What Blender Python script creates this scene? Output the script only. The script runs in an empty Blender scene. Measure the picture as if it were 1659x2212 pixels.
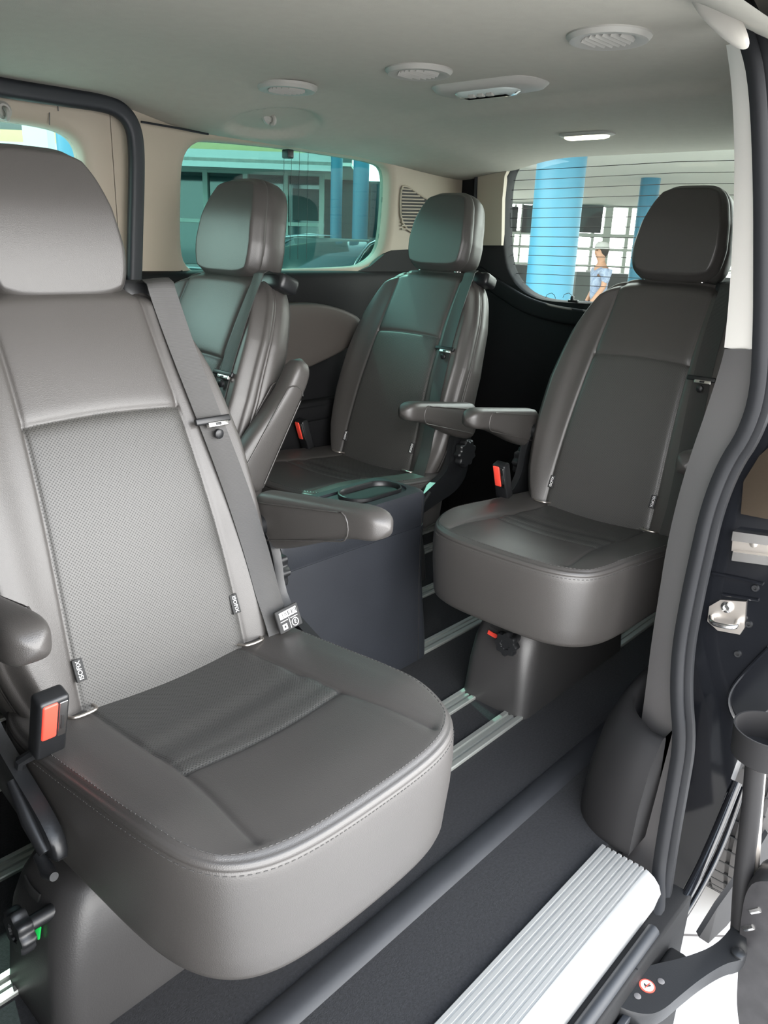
import bpy, bmesh, math, random
from mathutils import Vector, Matrix
random.seed(4)
S = bpy.context.scene
COL = S.collection
PI = math.pi
rad = math.radians

# ------------------------------------------------------------------ camera
HC = 1.12
YAW, PITCH, ROLL, FPX = rad(48.075), rad(18.915), rad(2.146), 1693.0
FWD = Vector((math.sin(YAW)*math.cos(PITCH), math.cos(YAW)*math.cos(PITCH), -math.sin(PITCH)))
_r = Vector((math.cos(YAW), -math.sin(YAW), 0)); _u = _r.cross(FWD)
RIGHT = math.cos(ROLL)*_r + math.sin(ROLL)*_u
UP = -math.sin(ROLL)*_r + math.cos(ROLL)*_u
EYE = Vector((0, 0, HC))
cd = bpy.data.cameras.new('camera'); cam = bpy.data.objects.new('camera', cd); COL.objects.link(cam)
cam.matrix_world = Matrix(((RIGHT.x, UP.x, -FWD.x, 0), (RIGHT.y, UP.y, -FWD.y, 0), (RIGHT.z, UP.z, -FWD.z, HC), (0, 0, 0, 1)))
cd.sensor_fit = 'HORIZONTAL'; cd.sensor_width = 36; cd.lens = 36*FPX/1659
cd.clip_start = .02; cd.clip_end = 300
S.camera = cam

def ray(px, py): return FWD*FPX + RIGHT*(px-829.5) - UP*(py-1106)
def onX(px, py, X): d = ray(px, py); return EYE + d*(X/d.x)
def onY(px, py, Y): d = ray(px, py); return EYE + d*(Y/d.y)
def onZ(px, py, Z): d = ray(px, py); return EYE + d*((Z-HC)/d.z)
BN = Vector((math.sin(rad(48)), math.cos(rad(48)), 0)); BR = Vector((math.cos(rad(48)), -math.sin(rad(48)), 0))
def onD(px, py, D): d = ray(px, py); return EYE + d*(D/d.dot(BN))
def lerp(a, b, t): return a+(b-a)*t
def table(x, tab):
    if x <= tab[0][0]: return tab[0][1]
    for (x0, y0), (x1, y1) in zip(tab, tab[1:]):
        if x <= x1: return lerp(y0, y1, (x-x0)/(x1-x0))
    return tab[-1][1]
def sstep(a, b, x):
    t = min(1, max(0, (x-a)/(b-a))); return t*t*(3-2*t)

# ------------------------------------------------------------------ materials
def mat(name, color, rough=.5, metal=0, bump=None, var=None, spec=.5, coat=0, sheen=0):
    """bump = (kind, scale, strength), var = (scale, amount)"""
    m = bpy.data.materials.new(name); m.use_nodes = True
    nt = m.node_tree; N = nt.nodes; L = nt.links; b = N['Principled BSDF']
    b.inputs['Base Color'].default_value = (*color, 1); b.inputs['Roughness'].default_value = rough
    b.inputs['Metallic'].default_value = metal; b.inputs['Specular IOR Level'].default_value = spec
    b.inputs['Coat Weight'].default_value = coat; b.inputs['Coat Roughness'].default_value = .05
    if sheen: b.inputs['Sheen Weight'].default_value = sheen
    tc = N.new('ShaderNodeTexCoord')
    if bump:
        k, sc, st = bump
        if k == 'voronoi':
            t = N.new('ShaderNodeTexVoronoi'); t.feature = 'DISTANCE_TO_EDGE'; out = t.outputs['Distance']
        elif k == 'wave':
            t = N.new('ShaderNodeTexWave'); t.bands_direction = 'Z'; out = t.outputs['Fac']
        else:
            t = N.new('ShaderNodeTexNoise'); t.inputs['Detail'].default_value = 3; out = t.outputs['Fac']
        t.inputs['Scale'].default_value = sc; L.new(tc.outputs['Object'], t.inputs['Vector'])
        bp = N.new('ShaderNodeBump'); bp.inputs['Strength'].default_value = st; bp.inputs['Distance'].default_value = .001
        L.new(out, bp.inputs['Height']); L.new(bp.outputs['Normal'], b.inputs['Normal'])
    if var:
        sc, am = var
        t = N.new('ShaderNodeTexNoise'); t.inputs['Scale'].default_value = sc; t.inputs['Detail'].default_value = 5
        L.new(tc.outputs['Object'], t.inputs['Vector'])
        mx = N.new('ShaderNodeMix'); mx.data_type = 'RGBA'
        mx.inputs['A'].default_value = (*[c*(1-am) for c in color], 1); mx.inputs['B'].default_value = (*[min(1, c*(1+am)) for c in color], 1)
        L.new(t.outputs['Fac'], mx.inputs['Factor']); L.new(mx.outputs['Result'], b.inputs['Base Color'])
    return m

def glass(name, tint, gloss=.35):
    m = bpy.data.materials.new(name); m.use_nodes = True; nt = m.node_tree; N = nt.nodes; L = nt.links
    N.remove(N['Principled BSDF']); out = N['Material Output']
    tr = N.new('ShaderNodeBsdfTransparent'); tr.inputs['Color'].default_value = (*tint, 1)
    gl = N.new('ShaderNodeBsdfGlossy'); gl.inputs['Roughness'].default_value = .02
    fr = N.new('ShaderNodeFresnel'); fr.inputs['IOR'].default_value = 1.45
    ge = N.new('ShaderNodeNewGeometry'); mm = N.new('ShaderNodeMath'); mm.operation = 'MULTIPLY_ADD'; mm.inputs[1].default_value = -gloss; mm.inputs[2].default_value = gloss
    L.new(ge.outputs['Backfacing'], mm.inputs[0]); m2 = N.new('ShaderNodeMath'); m2.operation = 'MULTIPLY'; L.new(mm.outputs[0], m2.inputs[0]); L.new(fr.outputs['Fac'], m2.inputs[1])
    mx = N.new('ShaderNodeMixShader'); L.new(m2.outputs[0], mx.inputs['Fac'])
    L.new(tr.outputs['BSDF'], mx.inputs[1]); L.new(gl.outputs['BSDF'], mx.inputs[2]); L.new(mx.outputs['Shader'], out.inputs['Surface'])
    return m

def perforated(name, color, rough, pitch, hole, dark):
    """leather with a diagonal lattice of small holes, in object space (x/y or y/z plane via y and the along axis)"""
    m = mat(name, color, rough, bump=('voronoi', 900, .15)); nt = m.node_tree; N = nt.nodes; L = nt.links; b = N['Principled BSDF']
    uv = N.new('ShaderNodeUVMap'); uv.uv_map = 'flat'
    mp = N.new('ShaderNodeMapping'); mp.inputs['Rotation'].default_value = (0, 0, rad(45)); mp.inputs['Scale'].default_value = (1/pitch,)*3
    L.new(uv.outputs['UV'], mp.inputs['Vector'])
    fr = N.new('ShaderNodeVectorMath'); fr.operation = 'FRACTION'; L.new(mp.outputs['Vector'], fr.inputs[0])
    ds = N.new('ShaderNodeVectorMath'); ds.operation = 'DISTANCE'; ds.inputs[1].default_value = (.5, .5, 0); L.new(fr.outputs['Vector'], ds.inputs[0])
    mr = N.new('ShaderNodeMapRange'); mr.inputs['From Min'].default_value = hole*.8; mr.inputs['From Max'].default_value = hole*1.25
    L.new(ds.outputs['Value'], mr.inputs['Value'])
    mx = N.new('ShaderNodeMix'); mx.data_type = 'RGBA'; mx.inputs['A'].default_value = (*dark, 1); mx.inputs['B'].default_value = (*color, 1)
    L.new(mr.outputs['Result'], mx.inputs['Factor']); L.new(mx.outputs['Result'], b.inputs['Base Color'])
    bp = N.new('ShaderNodeBump'); bp.inputs['Strength'].default_value = .5; bp.inputs['Distance'].default_value = .001
    L.new(mr.outputs['Result'], bp.inputs['Height']); L.new(bp.outputs['Normal'], b.inputs['Normal'])
    return m

LEA = (.046, .0425, .0400)
M = dict(
    leather=mat('leather', LEA, .42, bump=('voronoi', 420, .25), var=(6, .10), spec=.6),
    perf=perforated('perforated_leather', (.047, .046, .043), .42, .0040, .23, (.024, .023, .0225)),
    stitch=mat('stitching', (.045, .043, .041), .8),
    web=mat('seat_belt_webbing', (.032, .031, .030), .42, bump=('wave', 260, .35)),
    plastic=mat('black_plastic', (.009, .0095, .0105), .40, bump=('noise', 300, .15)),
    softplastic=mat('dark_grained_plastic', (.014, .0145, .0165), .55, bump=('noise', 380, .3), var=(5, .2)),
    console=mat('console_plastic', (.016, .018, .0225), .5, bump=('noise', 300, .3), var=(9, .25)),
    cupgrey=mat('dark_grey_plastic', (.012, .0115, .012), .6, spec=.25), walldark=mat('dark_wall_trim', (.0042, .0044, .005), .7, bump=('noise', 380, .3), spec=.25), pedplastic=mat('pedestal_plastic', (.028, .027, .027), .42, bump=('noise', 380, .25), var=(7, .2)), greytrim=mat('grey_trim', (.105, .099, .099), .55, bump=('noise', 400, .2)),
    browntrim=mat('warm_grey_trim', (.062, .054, .048), .55, bump=('noise', 400, .2)),
    beige=mat('beige_trim', (.33, .285, .225), .6, bump=('noise', 500, .15)),
    white=mat('white_trim', (.74, .71, .67), .5),
    headliner=mat('headliner_cloth', (.36, .345, .295), .95, bump=('noise', 700, .4), var=(40, .05)),
    carpet=mat('carpet', (.0125, .013, .0148), 1, bump=('noise', 420, 1.0), var=(210, 1.0)),
    rubber=mat('rubber', (.017, .018, .021), .6, bump=('noise', 120, .2), var=(14, .3)),
    seal=mat('rubber_seal', (.010, .012, .016), .55),
    nearseal=mat('door_rubber', (.011, .0115, .013), .65, var=(10, .2), spec=.22),
    alu=mat('aluminium', (.50, .50, .49), .42, .7, bump=('noise', 60, .05)),
    rail=mat('rail_aluminium', (.42, .43, .40), .5, .7),
    chrome=mat('bright_metal', (.75, .74, .72), .22, 1),
    steel=mat('zinc_steel', (.50, .46, .42), .42, 1),
    paint=mat('gloss_black_paint', (.006, .0065, .008), .10, spec=.45),
    red=mat('red_plastic', (.85, .07, .045), .4),
    green=mat('green_plastic', (.01, .42, .07), .45),
    labelblack=mat('label_cloth', (.02, .02, .02), .8),
    labelwhite=mat('label_print', (.75, .75, .75), .7),
    ventw=mat('vent_plastic', (.33, .32, .29), .5),
    dark=mat('dark_recess', (.01, .01, .01), .7),
    lens=mat('lamp_lens', (.45, .50, .47), .15, coat=1),
    tyre=mat('tyre_rubber', (.045, .042, .04), .8, var=(30, .3)),
    blue=mat('blue_column_paint', (.018, .125, .195), .5),
    soffit=mat('soffit_paint', (.52, .52, .47), .8),
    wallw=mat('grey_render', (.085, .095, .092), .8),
    fascia=mat('fascia_paint', (.36, .39, .38), .7),
    yellow=mat('cream_soffit', (.40, .34, .17), .8),
    frame=mat('white_window_frame', (.32, .35, .32), .5),
    poster=mat('dark_poster', (.02, .022, .024), .5, var=(2.2, .9)),
    pane=mat('dark_shop_glass', (.012, .03, .034), .08, coat=1),
    tile=mat('ground_tile', (.78, .77, .75), .5),
    carpaint=mat('car_paint', (.03, .05, .05), .15, coat=1),
    silver=mat('car_paint_silver', (.35, .37, .37), .25, .6, coat=1),
    carglass=mat('car_glass', (.02, .04, .04), .07),
    skin=mat('skin', (.36, .20, .13), .6), capw=mat('cap_cloth', (.36, .36, .35), .8),
    shirt=mat('blue_white_cloth', (.10, .17, .36), .8, var=(9, .9)),
    trousers=mat('navy_cloth', (.012, .03, .09), .8), hair=mat('hair', (.02, .015, .012), .7),
    g_far=glass('green_glass', (.31, .49, .46), .14), g_door=glass('clear_green_glass', (.58, .73, .70)), g_rear=glass('rear_glass', (.84, .89, .86)),
    g_clear=glass('clear_glass', (.92, .95, .94)),
)

for n_ in M['shirt'].node_tree.nodes:
    if n_.bl_idname == 'ShaderNodeMix': n_.inputs['A'].default_value = (.012, .04, .16, 1); n_.inputs['B'].default_value = (.42, .48, .55, 1)
    if n_.bl_idname == 'ShaderNodeTexNoise': n_.inputs['Scale'].default_value = 7; n_.inputs['Distortion'].default_value = 3
# ------------------------------------------------------------------ mesh helpers
class MB:
    def __init__(s): s.v = []; s.f = []; s.mi = []
    def add(s, vs, fs, mi=0):
        o = len(s.v); s.v += [tuple(v) for v in vs]; s.f += [tuple(i+o for i in f) for f in fs]; s.mi += [mi]*len(fs); return s
    def box(s, x0, x1, y0, y1, z0, z1, bev=0, mi=0, mtx=None):
        bm = bmesh.new(); bmesh.ops.create_cube(bm, size=1)
        for v in bm.verts: v.co = Vector((lerp(x0, x1, v.co.x+.5), lerp(y0, y1, v.co.y+.5), lerp(z0, z1, v.co.z+.5)))
        if bev: bmesh.ops.bevel(bm, geom=list(bm.edges), offset=bev, segments=3, profile=.5, affect='EDGES')
        bm.verts.index_update()
        vs = [(mtx @ v.co if mtx else v.co.copy()) for v in bm.verts]
        s.add(vs, [[v.index for v in f.verts] for f in bm.faces], mi); bm.free(); return s
    def loft(s, rings, cap0=True, cap1=True, mi=0, closed=True):
        n = len(rings[0]); vs = [p for r in rings for p in r]; fs = []
        for i in range(len(rings)-1):
            for j in range(n if closed else n-1):
                k = (j+1) % n; fs.append((i*n+j, i*n+k, (i+1)*n+k, (i+1)*n+j))
        if cap0: fs.append(tuple(range(n-1, -1, -1)))
        if cap1: fs.append(tuple((len(rings)-1)*n+j for j in range(n)))
        return s.add(vs, fs, mi)
    def sweep(s, path, prof, up=Vector((0, 0, 1)), mi=0, closed=False):
        """sweep a closed 2-D profile [(a,b)] along path; a along side, b along 'up-ish'"""
        P = [Vector(p) for p in path]; rings = []
        for i, p in enumerate(P):
            t = (P[(i+1) % len(P)] - P[i-1]) if closed else (P[min(i+1, len(P)-1)] - P[max(i-1, 0)])
            t.normalize(); uu = up(i) if callable(up) else up
            sd = t.cross(uu); sd.normalize(); nn = sd.cross(t)
            rings.append([p+sd*a+nn*b for a, b in prof])
        if closed: rings.append(rings[0])
        return s.loft(rings, not closed, not closed, mi)
    def tube(s, path, r, n=10, mi=0, up=None, closed=False):
        P = [Vector(p) for p in path]
        if up is None:
            d = P[-1]-P[0]; up = Vector((0, 0, 1)) if abs(d.normalized().z) < .8 else Vector((1, 0, 0))
            if closed: up = Vector((.13, .21, .97))
        rr = r if isinstance(r, (list, tuple)) else [r]*len(P)
        rings = []
        for i, p in enumerate(P):
            t = (P[(i+1) % len(P)] - P[i-1]) if closed else (P[min(i+1, len(P)-1)] - P[max(i-1, 0)])
            t.normalize(); sd = t.cross(up); sd.normalize(); nn = sd.cross(t)
            rings.append([p+(sd*math.cos(2*PI*k/n)+nn*math.sin(2*PI*k/n))*rr[i] for k in range(n)])
        if closed: rings.append(rings[0])
        return s.loft(rings, not closed, not closed, mi)
    def prism(s, pts, vec, mi=0):
        """pts: 3-D outline, extruded along vec"""
        P = [Vector(p) for p in pts]; return s.loft([P, [p+Vector(vec) for p in P]], True, True, mi)
    def lathe(s, prof, c=(0, 0, 0), ax='Z', n=28, mi=0, sx=1, sy=1, caps=True):
        rings = []
        for r, h in prof:
            ring = []
            for k in range(n):
                a = 2*PI*k/n; x, y = r*math.cos(a)*sx, r*math.sin(a)*sy
                q = {'Z': (x, y, h), 'X': (h, x, y), 'Y': (x, h, y)}[ax]
                ring.append(Vector(c)+Vector(q))
            rings.append(ring)
        return s.loft(rings, caps, caps, mi)
    def xf(s, m): s.v = [tuple(m @ Vector(v)) for v in s.v]; return s
    def build(s, name, mats, parent=None, angle=40, smooth=True, uv=None):
        me = bpy.data.meshes.new(name); me.from_pydata(s.v, [], s.f)
        for m in (mats if isinstance(mats, (list, tuple)) else [mats]): me.materials.append(m)
        me.polygons.foreach_set('material_index', s.mi)
        bm = bmesh.new(); bm.from_mesh(me); bmesh.ops.recalc_face_normals(bm, faces=bm.faces); bm.to_mesh(me); bm.free()
        if smooth: me.shade_smooth(); me.set_sharp_from_angle(angle=rad(angle))
        if uv:
            l = me.uv_layers.new(name='flat')
            for lp in me.loops: l.data[lp.index].uv = uv[lp.vertex_index]
        me.update()
        o = bpy.data.objects.new(name, me); COL.objects.link(o)
        if parent: o.parent = parent
        return o

def tag(o, label=None, cat=None, group=None, kind=None):
    if label: o['label'] = label
    if cat: o['category'] = cat
    if group: o['group'] = group
    if kind: o['kind'] = kind
    return o
def empty(name, loc, rz=0):
    o = bpy.data.objects.new(name, None); o.empty_display_size = .05; COL.objects.link(o)
    o.location = loc; o.rotation_euler = (0, 0, rz); return o
def struct(o, label=None, cat=None): return tag(o, label, cat, None, 'structure')
def inst(src, parent, name=None):
    o = src.copy(); COL.objects.link(o); o.parent = parent
    if name: o.name = name
    return o
def rrect(cx, cy, hx, hy, r, n=6):
    pts = []
    for k, (sx, sy) in enumerate(((1, 1), (-1, 1), (-1, -1), (1, -1))):
        for i in range(n+1):
            a = PI/2*k+PI/2*i/n; pts.append((cx+sx*(hx-r)+r*math.cos(a), cy+sy*(hy-r)+r*math.sin(a)))
    return pts
def smooth_path(pts, it=2, closed=False):
    P = [Vector(p) for p in pts]
    for _ in range(it):
        Q = [] if closed else [P[0]]
        n = len(P)
        for i in range(n if closed else n-1):
            a, b = P[i], P[(i+1) % n]; Q += [a*.75+b*.25, a*.25+b*.75]
        if not closed: Q.append(P[-1])
        P = Q
    return P
def text_mesh(txt, size, depth=.0004):
    c = bpy.data.curves.new('t', 'FONT'); c.body = txt; c.size = size; c.extrude = depth; c.align_x = 'CENTER'; c.align_y = 'CENTER'
    o = bpy.data.objects.new('t', c); COL.objects.link(o)
    me = bpy.data.meshes.new_from_object(o.evaluated_get(bpy.context.evaluated_depsgraph_get()))
    bpy.data.objects.remove(o); v = [tuple(q.co) for q in me.vertices]; f = [tuple(p.vertices) for p in me.polygons]
    bpy.data.meshes.remove(me); return v, f
bpy.context.view_layer.update()

# ------------------------------------------------------------------ the seat
U0 = -.043            # bite line of cushion and backrest relative to the swivel
def sq2se(a, b, n):
    """square [-1,1]^2 -> superellipse of exponent n, keeping concentric squares"""
    m = max(abs(a), abs(b))
    if m < 1e-9: return 0, 0, 0
    p, q = a/m, b/m
    k = (abs(p)**n+abs(q)**n)**(-1/n)
    k = lerp(1, k, m**3)
    return p*m*k, q*m*k, m
def pillow(nx, ny, n_exp, surf, side, mi_fn=None, uv=True):
    """grid front face + side rings. surf(A,B,m)->Vector ; side = function(k, A, B)->list of Vectors going back"""
    mb = MB(); V = []; UV = []; idx = {}
    for i in range(nx+1):
        for j in range(ny+1):
            a, b = -1+2*i/nx, -1+2*j/ny
            A, B, m = sq2se(a, b, n_exp); p, t = surf(A, B, m)
            idx[i, j] = len(V); V.append(p); UV.append(t)
    F = []; MI = []
    for i in range(nx):
        for j in range(ny):
            q = (idx[i, j], idx[i+1, j], idx[i+1, j+1], idx[i, j+1]); F.append(q)
            if mi_fn:
                c = [sum(UV[k][d] for k in q)/4 for d in (0, 1)]; MI.append(mi_fn(*c))
            else: MI.append(0)
    per = [(i, 0) for i in range(nx)]+[(nx, j) for j in range(ny)]+[(i, ny) for i in range(nx, 0, -1)]+[(0, j) for j in range(ny, 0, -1)]
    prev = [idx[p] for p in per]; nr = None
    cols = []
    for (i, j) in per:
        A, B, m = sq2se(-1+2*i/nx, -1+2*j/ny, n_exp); cols.append(side(A, B))
    nr = len(cols[0])
    for r in range(nr):
        cur = []
        for c, k0 in zip(cols, per): cur.append(len(V)); V.append(c[r]); UV.append(UV[idx[k0]])
        for k in range(len(per)):
            l = (k+1) % len(per); F.append((prev[k], prev[l], cur[l], cur[k])); MI.append(0)
        prev = cur
    c = sum((V[k] for k in prev), Vector())/len(prev); ci = len(V); V.append(c); UV.append((0, 0))
    for k in range(len(prev)): F.append((prev[k], prev[(k+1) % len(prev)], ci)); MI.append(0)
    mb.v = [tuple(v) for v in V]; mb.f = F; mb.mi = MI
    return mb, UV
def groove(d, w=.0042, deep=.0028, wide=.012, soft=.0020):
    return -deep*math.exp(-(d/w)**2)-soft*math.exp(-(d/wide)**2)

# cushion
CA, CB, CC = .292, .249, .158     # half length, half width, centre u
def cush_seam(u):   return .142 if u < .225 else .142+.018*sstep(.225, .43, u)
def cush_surf(A, B, m):
    u, v = CC+A*CA, B*CB*(1-.03*A)
    u += .014*sstep(0, 1, A)*(1-(v/CB)**2)-.004*sstep(0, 1, A)
    z = .437+.032*sstep(-.05, .40, u)
    z += .010*sstep(.12, .21, abs(v))*(1-sstep(.3, .42, u)) - .006*math.cos(min(1, abs(v)/.14)*PI/2)*(1-sstep(.2, .4, u))
    z -= .006*sstep(.94, 1, m)**2
    e = cush_seam(u)
    z += groove(abs(v)-e)*(1-sstep(.90, .95, m))
    if abs(v) < e+.002: z += groove(u-(.255-.008*(v/.14)**2))
    if u < .22 and abs(v) < e: z += .0025*math.sin(u*70+v*8)*math.exp(-((u-.17)/.05)**2)
    z += -.0022*math.exp(-((m-.985)/.005)**2)
    return Vector((u+U0, v, z)), (u, v)
def cush_side(A, B):
    out = []
    bl = Vector((CC+U0, 0, 0)); p, _ = cush_surf(A, B, 1)
    zt = p.z
    for f, s in ((0.0, 1.003), (.010, 1.008), (.022, 1.011), (.034, 1.009), (.042, 1.006), (.050, 1.009), (.065, 1.013), (.12, 1.016), (.25, 1.019), (.5, 1.013), (.75, 1.0), (.92, .992), (.97, .982), (.995, .965), (1.0, .94), (1.0, .6)):
        z = lerp(zt-.002, .280, f); out.append(Vector((bl.x+(p.x-bl.x)*s, p.y*s, z)))
    return out
def cush_mi(u, v): return 1 if (abs(v) < cush_seam(u) and u < .255-.008*(v/.14)**2) else 0
mb, UV = pillow(190, 200, 4.6, cush_surf, cush_side, cush_mi)
P_cushion = mb.build('seat_cushion', [M['leather'], M['perf']], angle=75, uv=UV)

# stitching along the cushion edge: two dashed rows
P_stitch = []
for rowm, dz in ((.962, .0004), (1.0, -.0135)):
    mb = MB(); n = 230
    for k in range(n):
        a0 = 2*PI*k/n
        pts = []
        for da in (0, .55*2*PI/n):
            a = a0+da; c, s_ = math.cos(a), math.sin(a); q = max(abs(c), abs(s_)); A, B, m = sq2se(c/q*rowm, s_/q*rowm, 4.6)
            p, _ = cush_surf(A, B, m)
            if rowm == 1.0: p = Vector((CC+U0+(p.x-CC-U0)*1.0135, p.y*1.0135, p.z+dz))
            else: p.z += dz
            pts.append(p)
        if pts[0].x < .0: continue
        mb.tube(pts, .0007, 5)
    P_stitch.append(mb.build('edge_stitching', M['stitch']))

# backrest
REC = rad(22); BS = Vector((-math.sin(REC), 0, math.cos(REC))); BNn = Vector((math.cos(REC), 0, math.sin(REC)))
B0 = Vector((U0, 0, .43)); S0, S1 = -.06, .668
def bw(s): return table(s, ((-.06, .212), (0, .226), (.1, .243), (.22, .252), (.36, .25), (.5, .232), (.6, .21), (.67, .19)))
def seam_v(s): return lerp(.152, .128, sstep(0, .6, s))
def back_n(v, s, A, m):
    n = .026*math.sin(PI*min(1, max(0, s/.64)))
    n += .010*sstep(.62, .84, abs(A)) - .030*sstep(.88, 1.0, m)**2
    n += groove(abs(v)-seam_v(s))
    if abs(v) < seam_v(s)+.002: n += groove(s-(.445-.006*(v/.14)**2))
    if abs(v) < seam_v(s): n += .003*math.cos(v/seam_v(s)*PI/2)
    return n
def back_pt(v, s, off=0, A=None, m=0):
    if A is None: A = v/bw(s); m = max(abs(A)*.97, 0)
    return B0+BS*s+BNn*(back_n(v, s, A, m)+off)+Vector((0, v, 0))
def back_surf(A, B, m):
    s = lerp(S0, S1, (B+1)/2); v = A*bw(s)
    return back_pt(v, s, 0, A, m), (s, v)
def back_side(A, B):
    s = lerp(S0, S1, (B+1)/2); v = A*bw(s); th = lerp(.135, .085, sstep(0, .66, s)); out = []
    n0 = back_n(v, s, A, 1); sc = (S0+S1)/2
    for f, k in ((.03, 1.012), (.06, 1.02), (.12, 1.026), (.17, 1.028), (.19, 1.018), (.21, 1.028), (.25, 1.028), (.27, 1.018), (.29, 1.028), (.5, 1.035), (.75, 1.025), (.92, .99), (1, .93), (1, .7)):
        out.append(B0+BS*(sc+(s-sc)*(1+(k-1)*.7))+BNn*(n0-th*f)+Vector((0, v*k, 0)))
    return out
def back_mi(s, v): return 1 if (abs(v) < seam_v(s) and s < .445-.006*(v/.14)**2) else 0
mb, UV = pillow(230, 230, 5.0, back_surf, back_side, back_mi)
P_back = mb.build('backrest', [M['leather'], M['perf']], angle=75, uv=UV)

# headrest (own frame: s up, built at rest position)
HR = rad(14); HSv = Vector((-math.sin(HR), 0, math.cos(HR))); HNv = Vector((math.cos(HR), 0, math.sin(HR)))
H0 = B0+BS*.660+BNn*(-.030); HH = .245
def hw(s): return table(s/HH, ((0, .113), (.12, .121), (.35, .123), (.6, .114), (.8, .099), (1, .080)))
def hn(A, m, s): return .030+.012*math.sin(PI*min(1, s/HH))-.020*sstep(.86, 1, m)**2-.006*sstep(.55, 1, s/HH)
def head_surf(A, B, m):
    s = lerp(0, HH, (B+1)/2); v = A*hw(s)
    n = hn(A, m, s)+groove(m-.93, .012, .003, .03, .0)
    return H0+HSv*s+HNv*n+Vector((0, v, 0)), (s, v)
def head_side(A, B):
    s = lerp(0, HH, (B+1)/2); v = A*hw(s); n0 = hn(A, 1, s); sc = HH/2; out = []
    for f, k in ((.04, 1.012), (.1, 1.025), (.15, 1.028), (.17, 1.018), (.19, 1.03), (.4, 1.045), (.65, 1.04), (.85, 1.0), (.97, .92), (1, .8), (1, .5)):
        out.append(H0+HSv*(sc+(s-sc)*k)+HNv*(n0-.092*f)+Vector((0, v*k, 0)))
    return out
mb, UV = pillow(56, 56, 4.8, head_surf, head_side)
P_head = mb.build('headrest', M['leather'], angle=75)
P_post = []
for sv in (-1, 1):
    mb = MB(); c = B0+BS*.62+BNn*(-.045)+Vector((0, sv*.075, 0)); mb.tube([c, c+HSv*.14], .006, 10)
    mb.lathe([(.012, 0), (.012, .012), (.008, .016)], tuple(c+BS*.045+BNn*.0)); P_post.append(mb.build('headrest_post', M['chrome']))

# armrest (pointing forward, pivot at rear)
def armrest(sv):
    mb = MB(); rings = []; L = .335
    for i in range(34):
        t = i/33; x = -.13+L*t
        zt = lerp(.668, .712, t)-.006*sstep(.8, 1, t); zb = lerp(.562, .652, sstep(.05, .95, t))
        hx = .029
        k = 1
        e = max(0, (t-.86)/.14); k = math.sqrt(max(0.0, 1-e**2.6)); e0 = max(0, (.08-t)/.08); k = min(k, math.sqrt(1-.7*e0**2))
        g = 1-.05*math.exp(-((t-.80)/.008)**2)
        cz, hz = (zt+zb)/2, (zt-zb)/2
        k = max(k, .12)
        ring = []
        for q in range(28):
            a = 2*PI*q/28; c, s_ = math.cos(a), math.sin(a); n = 3.4
            ring.append(Vector((x+U0, sv*.291+hx*k*g*math.copysign(abs(c)**(2/n), c), cz+hz*k*g*math.copysign(abs(s_)**(2/n), s_))))
        rings.append(ring)
    mb.loft(rings)
    # seam round the flat side panel, like piping
    for s2 in (-1, 1):
        pts = []
        for q in range(41):
            t = q/40
            if t < .42: tt = t/.42; x = lerp(-.10, .12, tt); z = lerp(.655, .692, tt)
            elif t < .58: a = (t-.42)/.16*PI; x = .12+.018*math.sin(a); z = .667+.026*math.cos(a)
            else: tt = (t-.58)/.42; x = lerp(.12, -.10, tt); z = lerp(.641, .580, tt)
            pts.append((x+U0, sv*.291+s2*.0286, z))
        mb.tube(pts, .0016, 6)
    mb.lathe([(.0, -.02), (.022, -.018), (.022, .02), (0, .022)], (U0-.095, sv*.268, .612), 'Y', 18, mi=1)
    return mb.build('armrest', [M['leather'], M['plastic']], angle=60)
P_arm = {1: armrest(1), -1: armrest(-1)}
def arm_up(src, deg):
    """same armrest turned up about its pivot"""
    me = src.data.copy(); piv = Vector((U0-.085, 0, .612))
    me.transform(Matrix.Translation(piv) @ Matrix.Rotation(rad(-deg), 4, 'Y') @ Matrix.Translation(-piv))
    o = bpy.data.objects.new('armrest', me); return o

# belt webbing lying on the bolster, tongue, label
def belt_v(s): return lerp(.212, .166, sstep(.0, .62, s))
path = []; ss = [(-.0+.655*k/40) for k in range(41)]
mb = MB(); rings = []
for s in ss:
    v = belt_v(s); w = .0235
    row = []
    for sd in (-1, -.5, 0, .5, 1):
        vv = v+sd*w; row.append((vv, s))
    lift = .0065+.010*sstep(.1, .0, s)
    top = [back_pt(a, b, lift, min(1, a/bw(b)*.9), .8) for a, b in row]; bot = [back_pt(a, b, lift-.0018, min(1, a/bw(b)*.9), .8) for a, b in row]
    rings.append(top+bot[::-1])
e = rings[-1]
rings.append([p-BNn*.012+BS*.012 for p in e]); rings.append([p-BNn*.040+BS*.014 for p in e]); rings.append([p-BNn*.070+BS*.004 for p in e])
mb.loft(rings); P_belt = mb.build('seat_belt', M['web'], angle=50)
mb = MB(); c = back_pt(belt_v(.40), .405, .009, .75, .8); T = Matrix.Translation(c) @ Matrix(((BNn.x, 0, BS.x, 0), (0, 1, 0, 0), (BNn.z, 0, BS.z, 0), (0, 0, 0, 1)))
mb.box(-.004, .004, -.036, .036, -.006, .006, .003, 0, T); mb.box(-.003, .006, -.014, .028, -.013, -.004, .0015, 1, T)
mb.box(.002, .007, .0, .012, -.011, -.006, .001, 0, T)
P_tongue = mb.build('belt_tongue', [M['plastic'], M['chrome']])
mb = MB(); c2 = back_pt(belt_v(.36), .380, .008, .75, .8); mb.lathe([(.0085, -.002), (.0085, .004), (.006, .006)], (0, 0, 0), 'X', 18); mb.xf(Matrix.Translation(c2))
P_button = mb.build('belt_button', M['plastic'])
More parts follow.
